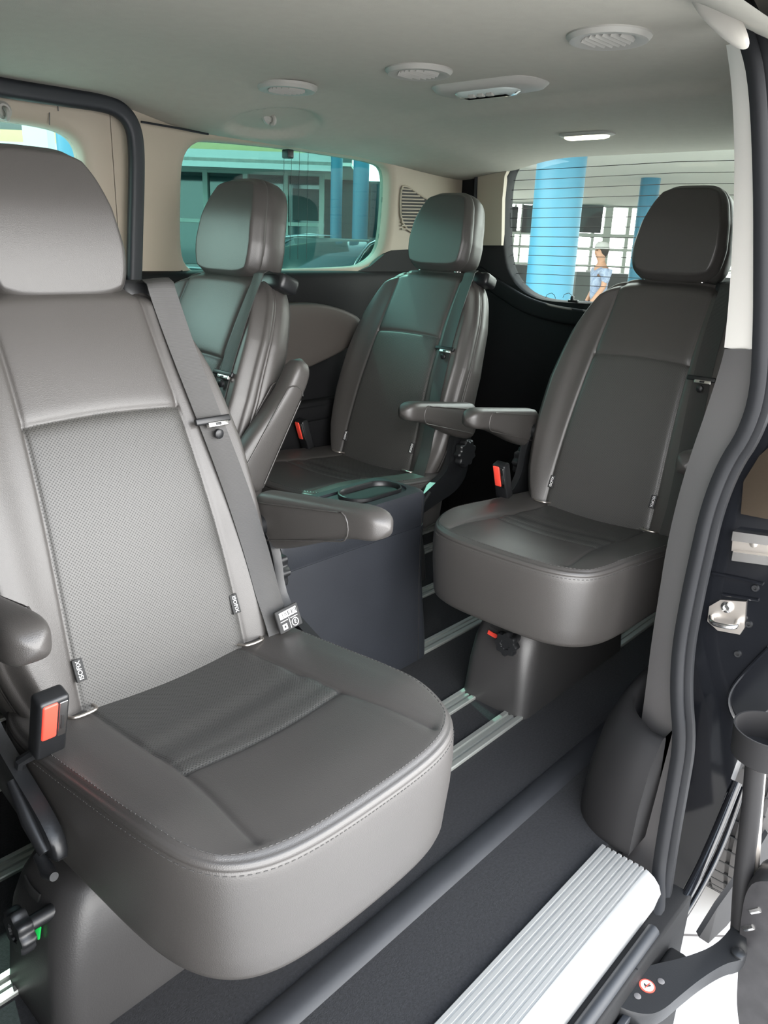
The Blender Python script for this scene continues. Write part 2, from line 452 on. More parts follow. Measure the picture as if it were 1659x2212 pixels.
# shoulder guide
mb = MB(); c = B0+BS*.655+BNn*(-.055)+Vector((0, .165, 0)); mb.box(-.03, .03, -.05, .045, -.018, .022, .012, 0, Matrix.Translation(c) @ Matrix.Rotation(-REC, 4, 'Y'))
P_guide = mb.build('belt_guide', M['plastic'])
# anchor label with bar code, at the lower end of the belt
mb = MB(); c = Vector((U0+.028, .225, .476)); R = Matrix.Translation(c) @ Matrix.Rotation(rad(6), 4, 'X') @ Matrix.Rotation(rad(-18), 4, 'Y')
mb.box(-.003, .003, -.026, .026, -.021, .021, .002, 0, R)
mb.box(.003, .0036, -.019, .020, .004, .016, 0, 1, R)
x = -.017
while x < .018:
    w = random.choice((.0006, .0012, .002)); mb.box(.0036, .0039, x, x+w, .006, .0145, 0, 0, R); x += w+random.choice((.0007, .0012, .0018))
mb.box(.003, .0034, -.001, .0, -.018, .002, 0, 1, R); mb.box(.003, .0034, -.02, -.004, -.001, .0, 0, 1, R); mb.box(.003, .0034, .003, .019, -.001, .0, 0, 1, R)
mb.box(.003, .0034, -.018, -.008, -.016, -.006, 0, 1, R); mb.box(.0034, .0036, -.015, -.011, -.013, -.009, 0, 0, R)
cm = MB(); cm.tube([(.0034, .0105+.007*math.cos(2*PI*k/20), -.0105+.007*math.sin(2*PI*k/20)) for k in range(20)], .0007, 5, closed=True, up=Vector((1, 0, 0))); cm.xf(R); mb.add(cm.v, cm.f, 1)
tv, tf = text_mesh('E', .010)
RT = R @ Matrix(((0, 0, 1, .0036), (1, 0, 0, .0105), (0, 1, 0, -.0105), (0, 0, 0, 1)))
mb.add([RT @ Vector(v) for v in tv], tf, 1)
P_blabel = mb.build('belt_label', [M['labelblack'], M['labelwhite']])

# isofix tags and loops
P_iso = []; P_loop = []
for sv in (-1, 1):
    mb = MB(); s = .072 if sv < 0 else .085; w, h = .011, .034
    T0 = back_pt(sv*(seam_v(s)-.006), s, .004, .6, .5)
    fr = Matrix(((0, BS.x, BNn.x, T0.x), (1, 0, 0, T0.y), (0, BS.z, BNn.z, T0.z), (0, 0, 0, 1)))   # x->v, y->up, z->out
    mb.box(-w*.7, w*.7, -h/2, h/2, -.004, .0008, .0005, 0, fr)
    tv, tf = text_mesh('ISOFIX', .0098)
    RT = fr @ Matrix.Translation((0, 0, .0012)) @ Matrix.Rotation(rad(90 if sv < 0 else -90), 4, 'Z')
    mb.add([RT @ Vector(v) for v in tv], tf, 1)
    P_iso.append(mb.build('isofix_tag', [M['labelblack'], M['labelwhite']]))
    mb = MB(); y = sv*.158
    mb.tube(smooth_path([(U0-.03, y-.022, .436), (U0+.008, y-.022, .447), (U0+.02, y-.016, .449), (U0+.02, y+.016, .449), (U0+.008, y+.022, .447), (U0-.03, y+.022, .436)], 2), .0026, 8)
    P_loop.append(mb.build('isofix_loop', M['steel']))

# side bracket, recliner knob, buckle
def plate(pts, y0, y1, r=.004):
    mb = MB(); P = smooth_path([(p[0]+U0, y0, p[1]) for p in pts], 2, True)
    c = sum(P, Vector())/len(P)
    a = [c+(p-c)*.97 for p in P]; sg = 1 if y1 > y0 else -1
    mb.loft([a, [Vector((p.x, y0+sg*r, p.z)) for p in P], [Vector((p.x, y1-sg*r, p.z)) for p in P], [Vector((p.x, y1, p.z)) for p in a]])
    return mb
P_brk = {}; P_knob = {}
for sv in (-1, 1):
    mb = plate([(-.15, .60), (-.10, .63), (-.06, .58), (-.045, .47), (.04, .43), (.145, .385), (.165, .345), (.125, .335), (.02, .365), (-.10, .39), (-.15, .45)], sv*.262, sv*.282)
    mb.tube([(U0+.05, sv*.284, .415), (U0+.10, sv*.286, .38), (U0+.135, sv*.284, .35)], [.007, .011, .009], 10)
    mb.tube([(U0+.125, sv*.290, .345), (U0+.15, sv*.290, .333), (U0+.168, sv*.29, .337)], [.007, .010, .006], 12)
    P_brk[sv] = mb.build('hinge_bracket', M['plastic'], angle=50)
    mb = MB(); ringo = []
    for h, k in ((0, .8), (.004, 1), (.022, 1), (.026, .9), (.026, .5)):
        ringo.append([Vector(((.041+.004*math.cos(9*a))*k*math.cos(a)+U0-.10, sv*(.282+h), (.041+.004*math.cos(9*a))*k*math.sin(a)+.515)) for a in [2*PI*q/90 for q in range(90)]])
    mb.loft(ringo); P_knob[sv] = mb.build('recline_knob', M['plastic'])
mb = MB(); Rb = Matrix.Translation((U0+.085, -.240, .505)) @ Matrix.Rotation(rad(18), 4, 'Y')
mb.box(-.014, .014, -.021, .021, -.055, .052, .006, 0, Rb)
mb.tube([Rb @ Vector((0, 0, -.05)), (U0+.05, -.268, .44), (U0+.02, -.268, .38)], [.009, .008, .009], 8)
P_buckle = mb.build('belt_buckle', M['plastic'])
mb = MB(); mb.box(.010, .0165, -.0165, .004, -.015, .048, .003, 0, Rb); P_red = mb.build('release_button', M['red'])
mb = MB(); mb.box(.0135, .0148, .006, .017, -.018, .045, .0008, 0, Rb); mb.box(.0148, .0158, .009, .013, -.004, .022, .0004, 1, Rb); P_slot = mb.build('buckle_slot', [M['chrome'], M['dark']])

# pedestal (front towards +x)
mb = MB(); rings = []
for z, hx0, hx1, hy, r in ((0, -.25, .30, .100, .03), (.02, -.25, .299, .100, .035), (.10, -.245, .293, .097, .04), (.16, -.235, .284, .093, .045), (.20, -.22, .272, .087, .05), (.23, -.20, .255, .077, .05), (.248, -.18, .228, .064, .048), (.255, -.16, .18, .05, .04)):
    rings.append([Vector((x, y, z)) for x, y in rrect((hx0+hx1)/2, 0, (hx1-hx0)/2, hy, r, 7)])
mb.loft(rings); P_ped = mb.build('pedestal', M['pedplastic'], angle=70)
mb = MB(); mb.lathe([(.085, .250), (.09, .258), (.09, .300), (.08, .302)], (0, 0, 0), n=40); mb.box(.10, .215, -.045, .045, .245, .262, .006)
P_swivel = mb.build('swivel_plate', M['plastic'])
mb = MB(); rings = []
for h, k in ((0, .5), (.001, .92), (.005, 1), (.018, 1), (.022, .93), (.022, .45), (.019, .40), (.019, .05)):
    rings.append([Vector((.300+h, (.030+.0028*math.cos(8*a))*k*math.cos(a)+.040, (.030+.0028*math.cos(8*a))*k*math.sin(a)+.202)) for a in [2*PI*q/80 for q in range(80)]])
mb.loft(rings); mb.tube([(.24, .040, .202), (.303, .040, .202)], .011, 12)
P_pk = mb.build('pedestal_knob', M['plastic'])
def strip(col, nm, y0, y1, z, th, x):
    mb = MB(); pts = [(x+.003*math.sin(PI*k/12)+(.004 if k in (0, 12) else .006)*0, lerp(y0, y1, k/12), z+.004*math.sin(PI*k/24)) for k in range(13)]
    mb.sweep(pts, rrect(0, 0, th/2, .002, .0019, 3), up=Vector((1, 0, .35))); return mb.build(nm, M[col])
P_ind = {'red': strip('red', 'indicator_strip', .010, -.038, .188, .011, .279), 'green': strip('green', 'indicator_strip', .020, .036, .168, .018, .285)}
P_slit = strip('dark', 'knob_slot', .012, -.036, .208, .013, .271)

protos = [P_cushion, *P_stitch, P_back, P_head, *P_post, P_arm[1], P_arm[-1], P_belt, P_tongue, P_button, P_guide, P_blabel, *P_iso, *P_loop, P_brk[1], P_brk[-1], P_knob[1], P_knob[-1], P_buckle, P_red, P_slot, P_ped, P_swivel, P_pk, *P_ind.values(), P_slit]
used = set()
def part(src, parent, name=None):
    """first use takes the built object itself, later ones are copies sharing its mesh"""
    if src.name in used or not src.name:
        o = src.copy(); COL.objects.link(o)
    else: o = src; used.add(src.name)
    o.parent = parent; return o
def seat(loc, yaw, label, ped_turn=0, raise_arm=None, ind='red', head_dz=0, ped_off=(0, 0), far=True, hinge=(1, -1), lift=0):
    root = empty('swivel_seat', loc, yaw)
    tag(root, label, 'car seat', 'leather swivel seats')
    c = part(P_cushion, root)
    for o in P_stitch: part(o, c)
    b = part(P_back, root)
    for o in P_iso: t = part(o, b); t['label'] = 'black cloth tag printed ISOFIX in white'
    for o in P_loop: part(o, root)
    h = part(P_head, root); h.location.z = head_dz; h.location.x = -.25*head_dz
    for o in P_post: part(o, root)
    for sv in (1, -1):
        if raise_arm == sv:
            a = arm_up(P_arm[sv], 112); COL.objects.link(a); a.parent = root
        elif far or sv > 0: part(P_arm[sv], root)
        if sv in hinge: part(P_brk[sv], root); part(P_knob[sv], root)
    w = part(P_belt, root); part(P_tongue, w); part(P_button, w); 
    if ind == 'green': l = part(P_blabel, w); l['label'] = 'black label with white bar code'
    part(P_guide, root)
    k = part(P_buckle, root); q = part(P_red, k); q['label'] = 'red release button'; part(P_slot, k)
    p = part(P_ped, root); p.rotation_euler.z = ped_turn; p.location = (*ped_off, 0)
    part(P_swivel, p); part(P_pk, p); part(P_slit, p)
    q = part(P_ind[ind], p); q['label'] = ind+' indicator strip'
    if lift:
        for o in root.children:
            if not o.name.startswith('pedestal'): o.location.z += lift
    return root
seat((.61, .957, 0), -PI/2, 'dark grey leather seat turned to face the open door, nearest, beside the black console', ped_turn=-PI/2, ind='green', head_dz=-.025)
seat((1.80, .905, 0), PI, 'black leather seat on pedestal in front of the rear window, nearest the white pillar trim', ind='red', ped_off=(0, -.05), head_dz=.010, lift=.012)
seat((.945, 1.69, 0), PI, 'black leather seat with its armrest raised, in front of the green side window', raise_arm=1, ind='red', far=False, hinge=(), head_dz=-.01)
seat((1.775, 1.69, 0), PI, 'black leather seat behind the cup holder console, in front of the speaker grille', ind='red', far=False, hinge=(1,), head_dz=.012)

# ------------------------------------------------------------------ floor, rails, sill
XF, XR = -.45, 2.70          # front of what is modelled, tailgate
YF = 2.04                    # far inner trim
mb = MB(); mb.box(XF, XR, .50, YF+.06, -.10, 0); struct(mb.build('floor', M['carpet']), 'black carpeted van floor', 'floor')
def railprof(w, h):
    a = w/2; g = w*.24
    return [(-a, 0), (-a, h*.7), (-a+.002, h), (-g, h), (-g, h*.25), (-g*.35, h*.25), (-g*.3, h*.75), (g*.3, h*.75), (g*.35, h*.25), (g, h*.25), (g, h), (a-.002, h), (a, h*.7), (a, 0)]
railY = ((.887, 'near pair, nearer the door'), (1.026, 'near pair, further from the door'), (1.271, 'beside the console, nearer the door'), (1.518, 'under the far half of the console'), (1.768, 'far pair, nearer the console'), (1.908, 'far pair, beside the far wall'))
for k, (y, ds) in enumerate(railY):
    mb = MB(); mb.sweep([(-.44, y, 0), (2.62, y, 0)], railprof(.05, .008)); o = mb.build('floor_rail', M['rail'], angle=20)
    tag(o, 'aluminium seat rail let into the carpet, '+ds, 'floor rail', 'aluminium floor rails')
mb = MB(); mb.sweep([(-.44, .683, 0), (2.3, .683, 0)], [(-.029, 0), (-.022, .006), (-.01, .010), (.01, .011), (.022, .007), (.029, 0)])
tag(mb.build('step_strip', M['rubber'], angle=60), 'black rubber strip running along the carpet between seats and doorway', 'rubber strip')
# ribbed aluminium sill
prof = [(.505, -.02), (.505, .006)]
y = .503
for k in range(8):
    prof += [(y, .009), (y-.0065, .009), (y-.0075, .005), (y-.0105, .005)]; y -= .0115
prof += [(y, .009), (.405, .0085), (.392, .004), (.380, -.006), (.374, -.02), (.372, -.034), (.385, -.034), (.40, -.02)]
mb = MB(); mb.loft([[Vector((-.35, a, b)) for a, b in prof], [Vector((1.245-.18*(max(0, .42-a)), a, b)) for a, b in prof]])
tag(mb.build('door_sill', M['alu'], angle=30), 'ribbed bright aluminium sill plate at the foot of the doorway', 'sill plate')
mb = MB(); mb.box(-.4, 1.30, .335, .385, -.30, -.036, .006); mb.box(-.4, 1.22, .300, .335, -.30, -.10, .008)
struct(mb.build('trim_1', M['walldark']), 'black body sill below the aluminium plate', 'body sill')
mb = MB(); mb.tube([(-.4, .352, -.034), (1.16, .352, -.034)], .012, 10); mb.box(-.4, 1.1, .318, .330, -.10, -.085, .002)
struct(mb.build('trim_2', M['seal']), 'black seal along the bottom of the doorway', 'door seal')

# ------------------------------------------------------------------ ceiling
def ceil_z(x, y):
    z = 1.480
    z -= lerp(.036, .085, sstep(1.08, 1.45, x))*sstep(1.52, 2.05, y)**1.3
    z -= .020*sstep(1.85, 1.95, x)*sstep(1.95, 1.75, y)
    z -= .030*sstep(2.0, 2.66, x)
    z -= .060*sstep(.62, .44, y)
    # hollow around the coat hook
    d = math.hypot((x-1.575)/.15, (y-1.885)/.125); z += .022*sstep(1, .78, d)
    return z
mb = MB(); nx, ny = 220, 130; V = []; F = []
for i in range(nx+1):
    for j in range(ny+1):
        x, y = lerp(XF, 2.66, i/nx), lerp(.44, 2.075, j/ny); V.append((x, y, ceil_z(x, y)))
for i in range(nx):
    for j in range(ny):
        a = i*(ny+1)+j; F.append((a, a+1, a+ny+2, a+ny+1))
mb.add(V, F); mb.box(XF, 2.74, .36, 2.12, 1.52, 1.56)
struct(mb.build('ceiling', M['headliner'], angle=80), 'pale grey cloth headliner', 'headliner')

def vent(cx, cy, a, b, label, slats=True):
    r = empty('air_vent', (cx, cy, ceil_z(cx, cy)-.003)); tag(r, label, 'air vent', 'round ceiling air vents')
    mb = MB(); mb.lathe([(.044, -.003), (.060, -.008), (.068, -.007), (.074, .0), (.074, .006), (.05, .006), (.046, .002), (.044, -.003)], n=40, sx=a, sy=b, caps=False); mb.build('vent_ring', M['ventw'], r)
    mb = MB(); mb.lathe([(.047, .0), (.047, .003), (.02, .003)], n=32, sx=a, sy=b); mb.build('vent_recess', M['dark'], r)
    for k in range(-3, 4):
        w = .044*math.sqrt(1-(k/3.6)**2); mb = MB()
        mb.box(-w*a, w*a, -.0012, .0012, -.006, .006, .0008, 0, Matrix.Translation((0, k*.0125*b, -.003)) @ Matrix.Rotation(rad(35), 4, 'X')); mb.build('vent_slat', M['ventw'], r)
def cpt(px, py):
    d = ray(px, py).normalized(); t = .3
    while t < 4:
        p = EYE+d*t
        if p.y > .44 and p.z >= ceil_z(p.x, p.y): return p
        t += .002
    return p
p = cpt(1316, 76); vent(p.x, p.y, 1, 1, 'round ceiling air vent with open slats, largest, nearest the doorway')
p = cpt(905, 151); vent(p.x, p.y, 1, 1, 'round ceiling air vent beside the ceiling lamp')
p = cpt(620, 187); vent(p.x, p.y, 1, 1, 'round ceiling air vent furthest left, above the coat hook')
# dome lamp
p = cpt(1056, 184); r = empty('ceiling_lamp', (p.x, p.y, p.z-.002)); tag(r, 'wide ceiling lamp with clear lens and switches in the middle of the headliner', 'ceiling lamp')
mb = MB(); mb.loft([[Vector((x, y, z)) for x, y in rrect(0, 0, hx, hy, .05, 8)] for hx, hy, z in ((.068, .145, .008), (.068, .145, .0), (.060, .137, -.010), (.05, .12, -.013))]); mb.build('lamp_housing', M['ventw'], r)
mb = MB(); mb.loft([[Vector((x-.004, y, z)) for x, y in rrect(0, 0, hx, hy, .03, 8)] for hx, hy, z in ((.034, .085, -.010), (.034, .085, -.016), (.028, .078, -.022), (.02, .06, -.024))]); mb.build('lamp_lens', M['lens'], r)
for k in (-1, 0, 1):
    mb = MB(); mb.box(-.034, -.022, k*.026-.009, k*.026+.009, -.027, -.019, .002); mb.build('lamp_switch', M['ventw'], r)
# rear lamp
p = cpt(1268, 289); r = empty('rear_ceiling_lamp', (p.x, p.y, p.z-.001)); tag(r, 'narrow lit lamp at the rear edge of the headliner above the rear window', 'ceiling lamp')
lampm = mat('lit_lens', (.9, .88, .7), .2); bs = lampm.node_tree.nodes['Principled BSDF']; bs.inputs['Emission Color'].default_value = (1, .95, .7, 1); bs.inputs['Emission Strength'].default_value = 2.2
mb = MB(); mb.loft([[Vector((x, y, z)) for x, y in rrect(0, 0, hx, hy, .02, 6)] for hx, hy, z in ((.03, .085, .006), (.03, .085, -.003), (.026, .08, -.006))]); mb.build('lamp_housing', M['ventw'], r)
mb = MB(); mb.loft([[Vector((x, y, z)) for x, y in rrect(0, 0, hx, hy, .015, 6)] for hx, hy, z in ((.02, .07, -.004), (.02, .07, -.010), (.014, .062, -.014))]); mb.build('lamp_lens', lampm, r)

# coat hooks
def hook(c, label):
    r = empty('coat_hook', c); tag(r, label, 'coat hook', 'coat hooks')
    mb = MB(); mb.lathe([(.020, .010), (.020, .002), (.014, -.004)], n=24, ax='Y', sx=1, sy=1); mb.build('hook_base', M['ventw'], r)
    mb = MB(); mb.tube(smooth_path([(0, 0, .004), (0, -.014, .002), (0, -.022, -.008), (0, -.018, -.020), (0, -.008, -.020)], 2), .0055, 8); mb.build('hook_arm', M['ventw'], r)
hz = ceil_z(1.6, 1.9)
p = onY(585, 250, 1.87); q = cpt(585, 252); hook(Vector((q.x, q.y+.004, q.z)), 'pale coat hook in the headliner hollow above the green side window')

# ------------------------------------------------------------------ far wall
def ringplate(outer, inner, dvec, name, m, angle=50, lip=None):
    """panel with a hole: outer and inner outlines (3-D, any counts are resampled), extruded by dvec"""
    def resample(P, n=96):
        P = [Vector(p) for p in P]; c = sum(P, Vector())/len(P); L = [0]
        for i in range(len(P)): L.append(L[-1]+(P[(i+1) % len(P)]-P[i]).length)
        return P, L, c
    n = 128
    def at(P, L, t):
        d = (t % 1)*L[-1]
        for i in range(len(P)):
            if d <= L[i+1]: return P[i].lerp(P[(i+1) % len(P)], (d-L[i])/max(1e-9, L[i+1]-L[i]))
        return P[0]
    Pi, Li, ci = resample(inner); I = [at(Pi, Li, k/n) for k in range(n)]
    Po = [Vector(p) for p in outer]
    # outer point hit by the direction from the hole's centre, in the panel plane
    ex = (Po[1]-Po[0]).normalized(); nn = Vector(dvec).normalized(); ey = nn.cross(ex)
    def flat(p): d = p-ci; return d.dot(ex), d.dot(ey)
    O2 = [flat(p) for p in Po]; O = []
    for p in I:
        x, y = flat(p); best = None
        for i in range(len(O2)):
            (ax, ay), (bx, by) = O2[i], O2[(i+1) % len(O2)]
            den = x*(by-ay)-y*(bx-ax)
            if abs(den) < 1e-12: continue
            t = (ax*(by-ay)-ay*(bx-ax))/den; s = (ax*y-ay*x)/den if False else None
            hx, hy = x*t, y*t
            sl = ((hx-ax)*(bx-ax)+(hy-ay)*(by-ay))/((bx-ax)**2+(by-ay)**2)
            if t > 0 and -1e-6 <= sl <= 1+1e-6 and (best is None or t < best[0]): best = (t, i, sl)
        if best is None: O.append(Po[0]); continue
        t, i, sl = best; O.append(Po[i].lerp(Po[(i+1) % len(Po)], sl))
    # snap the nearest ones onto the outer corners
    for c in Po:
        k = min(range(n), key=lambda k: (O[k]-c).length); O[k] = c.copy()
    d = Vector(dvec); mb = MB()
    rs = [[p+d for p in O], O]
    if lip: rs.append([p.lerp(ci, -.0)+(p-ci).normalized()*lip for p in I]); rs.append([p+(p-ci).normalized()*lip*.25+d*.12 for p in I]); rs.append([p+d*.3 for p in I])
    else: rs.append(I)
    rs.append([p+d for p in I]); rs.append([p+d for p in O])
    mb.loft(rs, False, False); return mb.build(name, m, angle=angle)

def Yp(pts, Y): return [onY(px, py, Y) for px, py in pts]
# rear quarter window (window 2)
w2 = smooth_path(Yp([(397, 420), (400, 340), (425, 306), (470, 304), (620, 318), (740, 336), (835, 352), (848, 375), (846, 430), (840, 500), (832, 545), (800, 572), (770, 578), (600, 583), (440, 594), (408, 578), (396, 540)], YF), 2, True)
zb = 1.02
XS = 1.170      # rear edge of the far sliding door
o = ringplate([Vector((XS-.008, YF, zb)), Vector((2.66, YF, zb)), Vector((2.66, YF, 1.45)), Vector((XS-.008, YF, 1.45))], w2, (0, .06, 0), 'wall_far', M['beige'], 60, lip=.03)
struct(o, 'beige upper side trim around the green side window', 'side wall')
mb = MB(); mb.loft([[p+Vector((0, .045, 0)) for p in w2], [p+Vector((0, .049, 0)) for p in w2]])
o = mb.build('window_2', M['g_far'], smooth=False); struct(o, 'green tinted fixed side window behind the seat with the raised armrest', 'side window')
for k, x in enumerate((612, 628, 645, 664)):
    a, b = onY(x+2, 325, YF+.043), onY(x-2, 560, YF+.043); mb = MB(); mb.tube([a, b], .0007, 5); mb.build('aerial_wire', M['dark'], o)
mb = MB(); a = onY(620, 332, YF-.01); mb.box(-.012, .012, -.02, .012, -.014, .012, .004, 0, Matrix.Translation(a)); struct(mb.build('trim_3', M['plastic']), 'small black clip at the top edge of the side window', 'clip')
# dark lower trim, projecting inwards, with ledge
mb = MB()
prof = [(2.015, 0), (2.005, .02), (2.005, .95), (2.008, 1.00), (2.018, 1.018), (2.045, 1.024), (2.10, 1.024), (2.10, 0)]
mb.loft([[Vector((XS-.008, a, b)) for a, b in prof], [Vector((2.66, a, b+(.075 if b > .9 else 0)*0)) for a, b in prof]])
o = mb.build('wall_left', M['walldark'], angle=50); struct(o, 'dark lower trim panel of the far side with a ledge under the window', 'side wall')
# dark raised corner towards the tailgate
mb = MB(); pts = [onY(px, py, YF-.004) for px, py in ((770, 588), (800, 575), (832, 548), (846, 541), (1035, 530), (1035, 640), (770, 640))]
mb.prism(pts, (0, .03, 0)); struct(mb.build('trim_4', M['walldark']), 'dark trim corner below the speaker grille', 'trim')
# bulging arm panel on the far wall
ol = [(1.20, .925)]+[(q.x, q.z) for q in (onY(px, py, 1.965) for px, py in ((640, 654), (700, 655), (755, 671), (786, 690), (784, 720), (772, 742), (720, 772), (640, 808)))]+[(1.20, .60)]
P0 = smooth_path([(x, 0, z) for x, z in ol], 2, True); c = sum(P0, Vector())/len(P0); rings = []
for y, k in ((2.01, 1.0), (1.985, 1.0), (1.970, .985), (1.963, .95), (1.959, .88), (1.957, .6)):
    rings.append([Vector((c.x+(p.x-c.x)*k, y-.0*sstep(.95, .6, p.z), c.z+(p.z-c.z)*k)) for p in P0])
mb = MB(); mb.loft(rings); struct(mb.build('trim_5', M['browntrim'], angle=60), 'warm grey padded side panel between the two far seats', 'side panel')
mb = MB(); mb.box(1.22, 2.35, 1.965, 2.01, .0, .60, .012); mb.box(1.22, 2.3, 1.958, 2.01, .53, .585, .012)
struct(mb.build('trim_6', M['walldark']), 'dark wheel arch cover along the far wall', 'trim')
# door pillar side panel of the far sliding door (window 1)
w1 = smooth_path([onY(px, py, YF) for px, py in ((-330, 225), (0, 256), (110, 272), (160, 288), (184, 320), (187, 370), (188, 470), (188, 560))]+[onY(150, 585, YF), onY(0, 590, YF), onY(-330, 600, YF)], 2, True)
o = ringplate([Vector((.35, YF, 1.01)), Vector((XS-.01, YF, 1.01)), Vector((XS-.01, YF, 1.44)), Vector((.35, YF, 1.44))], w1, (0, .06, 0), 'door_1', M['beige'], 60, lip=.035)
struct(o, 'beige upper trim of the far sliding door', 'van door')
mb = MB(); mb.box(.35, XS-.01, 2.005, 2.10, -.02, 1.018, .008); o2 = mb.build('door_panel', M['walldark'], o)
mb = MB(); mb.loft([[p+Vector((0, .045, 0)) for p in w1], [p+Vector((0, .049, 0)) for p in w1]])
struct(mb.build('window_1', M['g_door'], smooth=False), 'pale green window of the far sliding door, behind the nearest headrest', 'side window')
mb = MB(); g = [onY(px, py, YF-.003) for px, py in ((-50, 196), (124, 213))]; mb.tube([g[0], g[1]], .0012, 6)
g2 = [onY(124, 213, YF-.003), onY(126, 240, YF-.003)]; mb.tube(g2, .0012, 6); mb.tube([onY(107, 243, YF-.003), onY(107, 270, YF-.003)], .0012, 6)
struct(mb.build('trim_7', M['greytrim']), 'thin joint lines in the far door trim', 'trim joint')
hook(Vector(onY(8, 238, YF-.008)), 'pale coat hook at the left edge, above the far door window')
# far wall forward part, and an unseen bulkhead added to keep out front light
mb = MB(); mb.box(XF, .35, YF, YF+.06, -.02, 1.5); mb.box(XF-.06, XF, .37, YF+.06, -.1, 1.56)
struct(mb.build('wall_front_light_block', M['walldark']), 'dark side wall forward of the far sliding door, with an added light-blocking bulkhead', 'side wall')
# far door seal
sp = smooth_path([onY(px, py, 2.005) for px, py in ((-160, 158), (0, 189), (130, 209), (225, 222), (262, 238), (285, 266), (295, 310), (295, 400), (292, 500), (290, 600), (285, 680), (280, 760))], 3)
mb = MB(); mb.sweep(sp, rrect(0, 0, .021, .015, .013, 4), up=Vector((0, -1, 0)))
struct(mb.build('trim_8', M['seal'], angle=60), 'thick black rubber seal round the far sliding door', 'door seal')
# thin dark joint between headliner and side trim
mb = MB(); mb.tube([onY(px, py, 2.012) for px, py in ((305, 263), (380, 276), (450, 290))], .003, 6); struct(mb.build('trim_9', M['seal']), 'thin dark joint between headliner and side trim', 'trim joint')

# speaker grille
r = empty('speaker_grille', onY(885, 450, YF-.004)); tag(r, 'beige louvred speaker grille on the rear corner trim, behind a headrest', 'speaker grille')
cx, cy, cz = r.location
def lp(px, py, Y=YF-.004): q = onY(px, py, Y); return Vector((q.x-cx, q.y-cy, q.z-cz))
mb = MB(); fr = smooth_path([lp(*q) for q in ((864, 404), (880, 401), (905, 420), (940, 440), (940, 510), (866, 500))], 2, True)
mb.tube(fr, .004, 8, closed=True, up=Vector((0, 1, 0))); mb.build('grille_frame', M['beige'], r)
mb = MB(); mb.loft([[p+Vector((0, .0, 0)) for p in fr], [p+Vector((0, .004, 0)) for p in fr]]); mb.build('grille_backing', M['dark'], r)
for k in range(13):
    py = 408+k*7.2; x1 = min(935, 888+k*9)
    mb = MB(); mb.sweep([lp(867, py, YF-.006), lp(x1, py+1.5, YF-.006)], rrect(0, 0, .0026, .004, .002, 2), up=Vector((0, -1, .0))); mb.build('louvre', M['beige'], r)

# ------------------------------------------------------------------ tailgate
XT = 2.66
def Xp(pts, X): return [onX(px, py, X) for px, py in pts]
w3 = Xp([(1087, 500), (1088, 430), (1093, 385), (1105, 355), (1130, 340)], XT)
t3 = onX(1600, 314, XT); w3 += [onX(1300, 331, XT), t3, Vector((XT, .62, t3.z-.01)), Vector((XT, .56, t3.z-.05)), Vector((XT, .54, 1.25)), Vector((XT, .54, 1.06)), Vector((XT, .60, .985)), Vector((XT, .68, .955))]
w3 += Xp([(1290, 653), (1200, 650), (1160, 643), (1130, 628), (1105, 600), (1092, 570)], XT)
w3 = smooth_path(w3, 2, True)
o = ringplate([Vector((XT, YF+.04, 0)), Vector((XT, .44, 0)), Vector((XT, .44, 1.47)), Vector((XT, YF+.04, 1.47))], w3, (.06, 0, 0), 'wall_rear', M['walldark'], 60, lip=.006)
struct(o, 'dark inner panel of the tailgate around the rear window', 'tailgate')
# beige upper frame of the tailgate
fr = [(1027, 378), (1048, 358), (1092, 330), (1112, 326)]
pts = Xp([(1030, 530), (1030, 375), (1060, 345), (1092, 327), (1300, 315), (1600, 296)], XT-.012)
inn = Xp([(1083, 530), (1085, 430), (1090, 380), (1103, 351), (1130, 337), (1300, 328), (1600, 311)], XT-.012)
mb = MB(); poly_o = pts; poly_i = inn
ptsR = [poly_o[0], poly_o[1], poly_o[1].lerp(poly_o[2], .5), poly_o[2], poly_o[3], poly_o[4], poly_o[5]]
mb.loft([[a, b, b+Vector((.02, 0, 0)), a+Vector((.02, 0, 0))] for a, b in zip(ptsR, poly_i)])
struct(mb.build('trim_10', M['beige'], angle=60), 'beige upper frame of the rear window', 'window frame')
mb = MB(); mb.loft([[p+Vector((.044, 0, 0)) for p in w3], [p+Vector((.048, 0, 0)) for p in w3]])
o = mb.build('window_3', M['g_rear'], smooth=False); struct(o, 'rear window with fine horizontal heating wires', 'rear window')
for k in range(13):
    z = lerp(1.402, 1.0, k/12); yl = min((abs(p.z-z), p.y) for p in w3 if p.y > 1.3)[1]
    mb = MB(); mb.tube([(XT+.042, yl-.004, z-.006), (XT+.042, 1.2, z+.004), (XT+.042, .57, z-.004)], .0011, 5); mb.build('heating_wire', M['dark'], o)
for px in (1150, 1188, 1225):
    mb = MB(); mb.tube(Xp([(px-9, 643), (px-6, 636), (px+4, 633), (px+10, 638), (px+12, 645)], XT+.042), .0011, 5); mb.build('heating_wire', M['dark'], o)
mb = MB(); a = onX(1240, 651, XT-.01); mb.box(-.012, .0, -.02, .02, -.004, .006, .003, 0, Matrix.Translation(a)); mb.box(-.02, -.01, -.006, .006, .0, .02, .003, 0, Matrix.Translation(a)); struct(mb.build('trim_11', M['plastic']), 'small latch below the rear window', 'latch')
